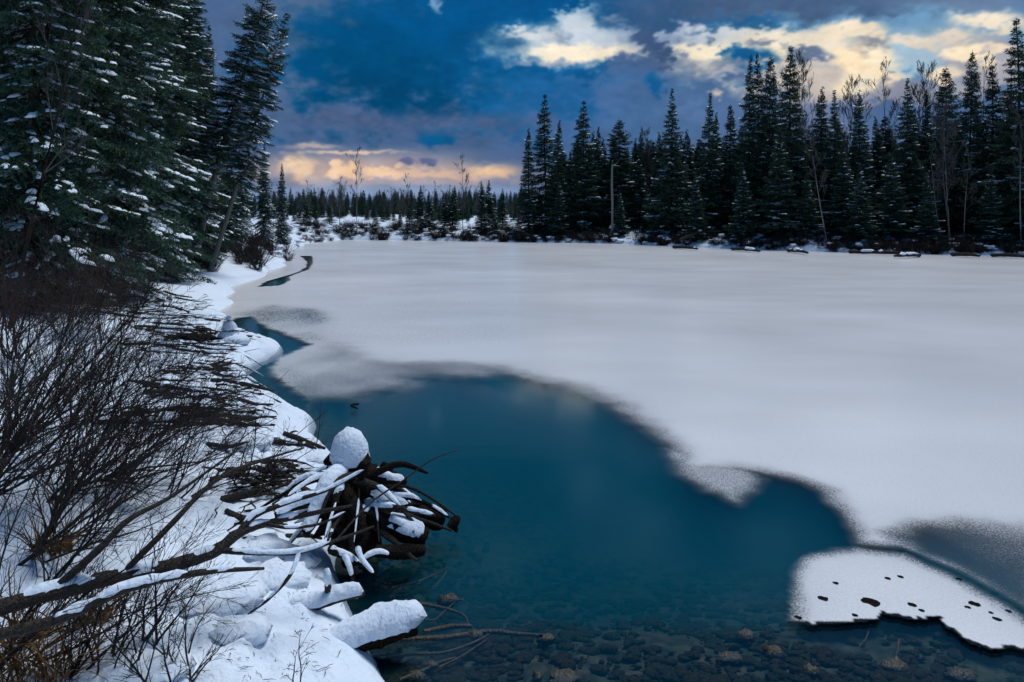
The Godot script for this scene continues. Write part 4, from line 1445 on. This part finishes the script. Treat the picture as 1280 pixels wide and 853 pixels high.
	# snow pillows
	rng.seed = 402
	var pill := [[150, 350, 0.5], [105, 420, 0.45], [180, 842, 0.16], [300, 790, 0.12], [345, 720, 0.16], [372, 700, 0.12], [330, 690, 0.14], [250, 395, 0.25], [205, 455, 0.3], [310, 555, 0.2], [400, 640, 0.10], [270, 750, 0.2], [395, 575, 0.14]]
	for k in pill.size():
		var a: Array = pill[k]
		b = MB.new()
		blob(b, Vector3(0, -a[2] * 0.1, 0), Vector3(a[2] * 1.3, a[2] * 0.5, a[2]), 0.35, k * 3.0, 8, 14)
		var t := thing("snow_mound", "rounded snow mound on the bank, %s of them counted from the left" % ordinal(order_of(pill, k)), "snow", on_land(a[0], a[1]), "snow mounds on the bank")
		part("snow", b.mesh(), M.snow, t)

	# --- bare shrubs: a leaning thicket at the lower left
	var dark := Color(0.024, 0.021, 0.021)
	var rust := Color(0.05, 0.026, 0.02)
	var shrubs := [
		[-60, 640, 9, 2.0, Vector3(0.9, 0.75, -0.15), 0.45, dark, "large bare shrub leaning in from the left picture edge, middle height"],
		[20, 700, 9, 1.7, Vector3(0.9, 0.6, -0.2), 0.45, dark, "bare shrub above the fallen limb near the left picture edge"],
		[60, 620, 9, 1.6, Vector3(0.6, 0.8, -0.3), 0.5, dark, "bare shrub with a thick dark stem in the middle of the thicket"],
		[120, 600, 8, 1.3, Vector3(0.8, 0.6, -0.2), 0.5, dark, "bare shrub right of the thick dark stem"],
		[10, 560, 9, 1.8, Vector3(0.5, 0.9, -0.1), 0.5, dark, "tall bare shrub at the left picture edge under the spruces"],
		[90, 530, 8, 1.4, Vector3(0.5, 0.8, 0.0), 0.5, dark, "bare shrub before the driftwood belt, left side"],
		[165, 560, 8, 1.1, Vector3(0.7, 0.6, -0.1), 0.5, dark, "bare shrub before the lower driftwood mat"],
		[215, 620, 7, 1.0, Vector3(0.8, 0.5, -0.2), 0.5, dark, "low bare shrub right of the thicket, pointing at the stump"],
		[-20, 830, 8, 1.2, Vector3(0.8, 0.5, -0.1), 0.55, dark, "bare shrub in the lower left corner behind the straw"],
		[110, 840, 9, 0.6, Vector3(0.2, 1.0, -0.1), 0.5, dark, "small upright bare shrub at the bottom edge by the straw"],
		[215, 850, 10, 0.55, Vector3(0.1, 1.0, 0.0), 0.45, dark, "small dense bare shrub at the bottom edge below the fallen limb"],
		[165, 810, 8, 0.6, Vector3(0.2, 1.0, 0.0), 0.5, dark, "small bare shrub under the second fallen limb"],
		[300, 600, 6, 0.8, Vector3(0.7, 0.5, -0.2), 0.5, dark, "low bare shrub nearest to the stump on its left"],
		[15, 450, 9, 2.0, Vector3(0.3, 1.0, 0.0), 0.5, rust, "rusty brown shrub at the left picture edge below the spruces"],
		[75, 420, 9, 1.8, Vector3(0.2, 1.0, 0.0), 0.5, rust, "rusty brown shrub under the dark green spruce"],
		[130, 430, 8, 1.2, Vector3(0.3, 1.0, 0.0), 0.5, rust, "smaller brown shrub under the big snow-laden spruce"],
		[190, 470, 7, 0.9, Vector3(0.5, 0.8, 0.0), 0.5, dark, "thin bare shrub standing in the driftwood belt"],
	]
	for k in shrubs.size():
		var a: Array = shrubs[k]
		make_shrub(a[7], on_land(a[0], a[1]), int(a[2] * 1.25), a[3], a[4], a[5], 500 + k, a[6], "bare shrubs on the bank", "bare_shrub", 0.005 + 0.0045 * a[3])
	# single twigs standing in the snow
	var tw := [[255, 428, 0.7, Vector3(0.7, 0.7, -0.3), "lone twig with withered leaves before the snow cone"], [385, 545, 0.5, Vector3(0.25, 1.0, 0), "lone curved twig rising left of the stump's snow cap"], [352, 853, 0.42, Vector3(0.02, 1.0, 0), "thin upright twig at the bottom by the slanting log, left one"], [390, 850, 0.5, Vector3(0.03, 1.0, 0), "thin upright twig at the bottom by the slanting log, right one"], [330, 640, 0.6, Vector3(0.0, 1.0, 0), "upright twig between the fallen limb and the stump"]]
	for k in tw.size():
		make_shrub(tw[k][4], on_land(tw[k][0], tw[k][1]), 1, tw[k][2], tw[k][3], 0.05, 600 + k, dark, "lone twigs in the snow", "twig", 0.006)

	# --- straw in the corner
	rng.seed = 700
	var tufts := [[30, 800, "straw-coloured dead grass tuft at the left edge of the lower corner"], [70, 850, "straw-coloured dead grass tuft at the bottom edge, second from the left"], [110, 780, "bent brown dead grass tuft under the fallen limbs"], [5, 850, "dead grass tuft in the extreme lower left corner"], [60, 690, "thin dead grass stalks beside the long fallen limb"]]
	for a in tufts:
		b = MB.new()
		for k in 120:
			b.col = Color(0.30, 0.15, 0.045).lerp(Color(0.14, 0.08, 0.035), rng.randf()) * rng.randf_range(0.4, 1.1)
			var q := Vector3(rng.randf_range(-0.10, 0.10), -0.03, rng.randf_range(-0.10, 0.10))
			var d := Vector3(rng.randf_range(-0.7, 0.9), rng.randf_range(0.5, 1.3), rng.randf_range(-0.7, 0.7)).normalized()
			var w := d.cross(Vector3(rng.randf_range(-1, 1), 0.3, rng.randf_range(-1, 1))).normalized() * rng.randf_range(0.002, 0.007)
			var ln := rng.randf_range(0.16, 0.52)
			for s in 4:
				var q2 := q + d * ln / 4.0
				var w2 := w * (0.78 if s < 3 else 0.1)
				b.tri(q - w, q + w, q2 + w2)
				b.tri(q - w, q2 + w2, q2 - w2)
				q = q2
				w = w2
				d = (d + Vector3(rng.randf_range(-0.1, 0.3), -0.30, rng.randf_range(-0.15, 0.15))).normalized()
		var t := thing("grass_tuft", a[2], "grass", on_land(a[0], a[1]), "dead grass tufts")
		part("blades", b.mesh(), M.straw, t)

	# --- stones, sticks and litter in the shallows
	rng.seed = 800
	var stones := [[560, 745, 0.055, "brown stone breaking the water right of the short snowy log"], [683, 795, 0.045, "mossy stone at the tip of the long sunken branch"], [704, 842, 0.075, "dark round stone at the bottom edge, middle of the picture"], [932, 790, 0.06, "flat stone left of the small ice shelf's corner"], [967, 812, 0.06, "dark stone below the left corner of the small ice shelf"], [910, 818, 0.055, "dark stone left of the pair below the ice shelf"], [1014, 836, 0.05, "yellowish stone at the bottom edge below the ice shelf"], [672, 842, 0.03, "small stone just left of the dark round stone"], [595, 790, 0.04, "small stone among the sunken sticks"], [520, 842, 0.04, "small pale stone at the foot of the slanting log"], [538, 828, 0.035, "small stone beside the bank below the short snowy log"], [1120, 830, 0.05, "dark stone under the middle of the ice shelf's lower rim"], [1200, 838, 0.06, "dark stone in the lower right shallows"]]
	for k in stones.size():
		var a: Array = stones[k]
		b = MB.new()
		blob(b, Vector3.ZERO, Vector3(a[2] * rng.randf_range(0.9, 1.5), a[2] * rng.randf_range(0.5, 0.8), a[2] * rng.randf_range(0.7, 1.1)), 0.6, k * 2.0 + 1.0, 8, 12)
		var at := wp(a[0], a[1], -0.03)
		var t := thing("stone", a[3], "stone", at + Vector3(0, -a[2] * 0.5, 0), "stones in the shallows")
		part("rock", b.mesh(), M.stone, t)
	var pebble := MB.new()
	blob(pebble, Vector3.ZERO, Vector3(0.036, 0.02, 0.028), 0.7, 4.0, 5, 8)
	var spots := []
	for k in 14000:
		var px := rng.randf_range(440.0, 1300.0)
		var py := 885.0 - 260.0 * pow(rng.randf(), 1.7)
		if k % 4 == 0:
			px = rng.randf_range(450.0, 620.0)
			py = rng.randf_range(690.0, 860.0)
		var at := wp(px, py, -0.1)
		at.y = bed_at(at.x, at.z) + 0.012
		var heaped := nb.get_noise_2d(at.x * 40.0, at.z * 70.0) + 0.5 * nz.get_noise_2d(at.x * 60.0, at.z * 60.0)
		if heaped < rng.randf_range(-0.45, 0.35):
			continue
		spots.append(Transform3D(Basis(Vector3.UP, rng.randf() * TAU).scaled(Vector3(1.0, rng.randf_range(0.2, 0.8), rng.randf_range(0.3, 1.0)) * pow(rng.randf(), 2.0) * 1.3 + Vector3.ONE * 0.12), at))
	mass("pebbles", "small stones and litter covering the shallow lake bed", "pebbles", pebble.mesh(), M.litter, spots)
	var sunk := [
		[[500, 800], [560, 797], [610, 790], [650, 793], [690, 795], 0.016, "long mossy sunken branch reaching out from the short snowy log"],
		[[505, 752], [535, 757], [560, 762], [580, 770], [586, 782], 0.012, "dark sunken stick curving below the broken log"],
		[[530, 790], [560, 784], [585, 783], [588, 784], [590, 784], 0.015, "short thick sunken stick above the long mossy branch"],
		[[520, 818], [560, 815], [600, 800], [612, 792], [618, 788], 0.008, "thin sunken twig crossing the long mossy branch"],
		[[548, 835], [575, 822], [590, 812], [604, 803], [610, 798], 0.007, "thinnest sunken twig below the crossing ones"],
		[[490, 735], [520, 728], [540, 720], [552, 714], [560, 708], 0.006, "thin sunken twig pointing away from the broken log"],
		[[470, 725], [490, 730], [505, 727], [512, 722], [516, 716], 0.010, "small curved sunken stick by the forked branch"],
		[[510, 770], [540, 776], [555, 765], [570, 752], [580, 748], 0.006, "thin twig by the brown stone in the water"],
		[[500, 850], [530, 838], [545, 830], [560, 825], [570, 822], 0.010, "sunken stick at the bottom edge beside the bank"],
		[[1086, 790], [1082, 800], [1076, 806], [1074, 812], [1072, 816], 0.005, "pale twig below the small ice shelf, upper one"],
		[[1124, 800], [1122, 815], [1120, 822], [1118, 834], [1116, 840], 0.007, "pale forked twig in the shallows below the ice shelf"],
	]
	for s in sunk:
		var pts := []
		for k in 5:
			pts.append(wp(s[k][0], s[k][1], -0.032 - 0.008 * k))
		var r: float = s[5]
		dead_wood("sunken_branch", s[6], "branch", pts, [r, r, r * 0.9, r * 0.7, r * 0.4], 0, 0, 0, 1, -2, 6, "stone", [], "sunken branches")
	# twig lying on the young ice
	dead_wood("ice_twig", "small bent dark twig lying alone on the thin ice", "twig", [wp(448, 505, 0.02), wp(439, 507, 0.025), wp(447, 511, 0.02)], [0.012, 0.016, 0.009], 0, 0, 0, 1, -2, 6, "peat")
	# dark flecks frozen into the shelf
	var flecks := [[1088, 752, 13, "largest dark oval fleck on the small ice shelf"], [1029, 748, 7, "dark slanting fleck left of the largest one on the ice shelf"], [1141, 756, 6, "round dark fleck right of the largest one on the ice shelf"], [1152, 763, 4, "small dark fleck below the round one on the ice shelf"], [1045, 729, 4, "dark fleck at the upper left of the ice shelf"], [1110, 723, 4, "dark fleck at the upper middle of the ice shelf, left of two"], [1126, 721, 4, "dark fleck at the upper middle of the ice shelf, right of two"], [1199, 724, 4, "dark fleck at the upper right of the ice shelf"], [1219, 755, 7, "long dark fleck on the right half of the ice shelf"], [1247, 774, 6, "dark fleck near the lower right of the ice shelf"], [1261, 764, 4, "dark fleck nearest the right picture edge on the ice shelf"], [1239, 766, 3, "tiny dark fleck between the right-hand flecks of the ice shelf"], [998, 772, 5, "dark fleck at the lower left corner of the ice shelf"], [1069, 769, 4, "thin dark fleck by the lower rim of the ice shelf"], [1210, 759, 4, "short dark fleck beside the long one on the ice shelf"]]
	for k in flecks.size():
		var a: Array = flecks[k]
		var at := wp(a[0], a[1], 0.004)
		var s: float = a[2] * 0.8 / F * -at.z
		b = MB.new()
		var n := 12
		var ring := PackedVector3Array()
		for e in n:
			var an := TAU * e / n
			var rr := 1.0 + 0.5 * nz.get_noise_2d(cos(an) * 38.0 + k * 77.0, sin(an) * 38.0)
			ring.append(Vector3(cos(an) * s * rr, 0.001, sin(an) * s * 0.85 * rr + cos(an) * s * 0.35))
		for e in n:
			b.tri_n(Vector3(0, 0.007, 0), ring[e], ring[(e + 1) % n], Vector3.UP, Vector3.UP, Vector3.UP)
		var t := thing("dark_fleck", a[3], "debris", at, "dark flecks in the ice shelf")
		part("fleck", b.mesh(), M.peat, t)

func order_of(list: Array, k: int) -> int:
	var n := 0
	for e in list:
		if e[0] < list[k][0]:
			n += 1
	return n
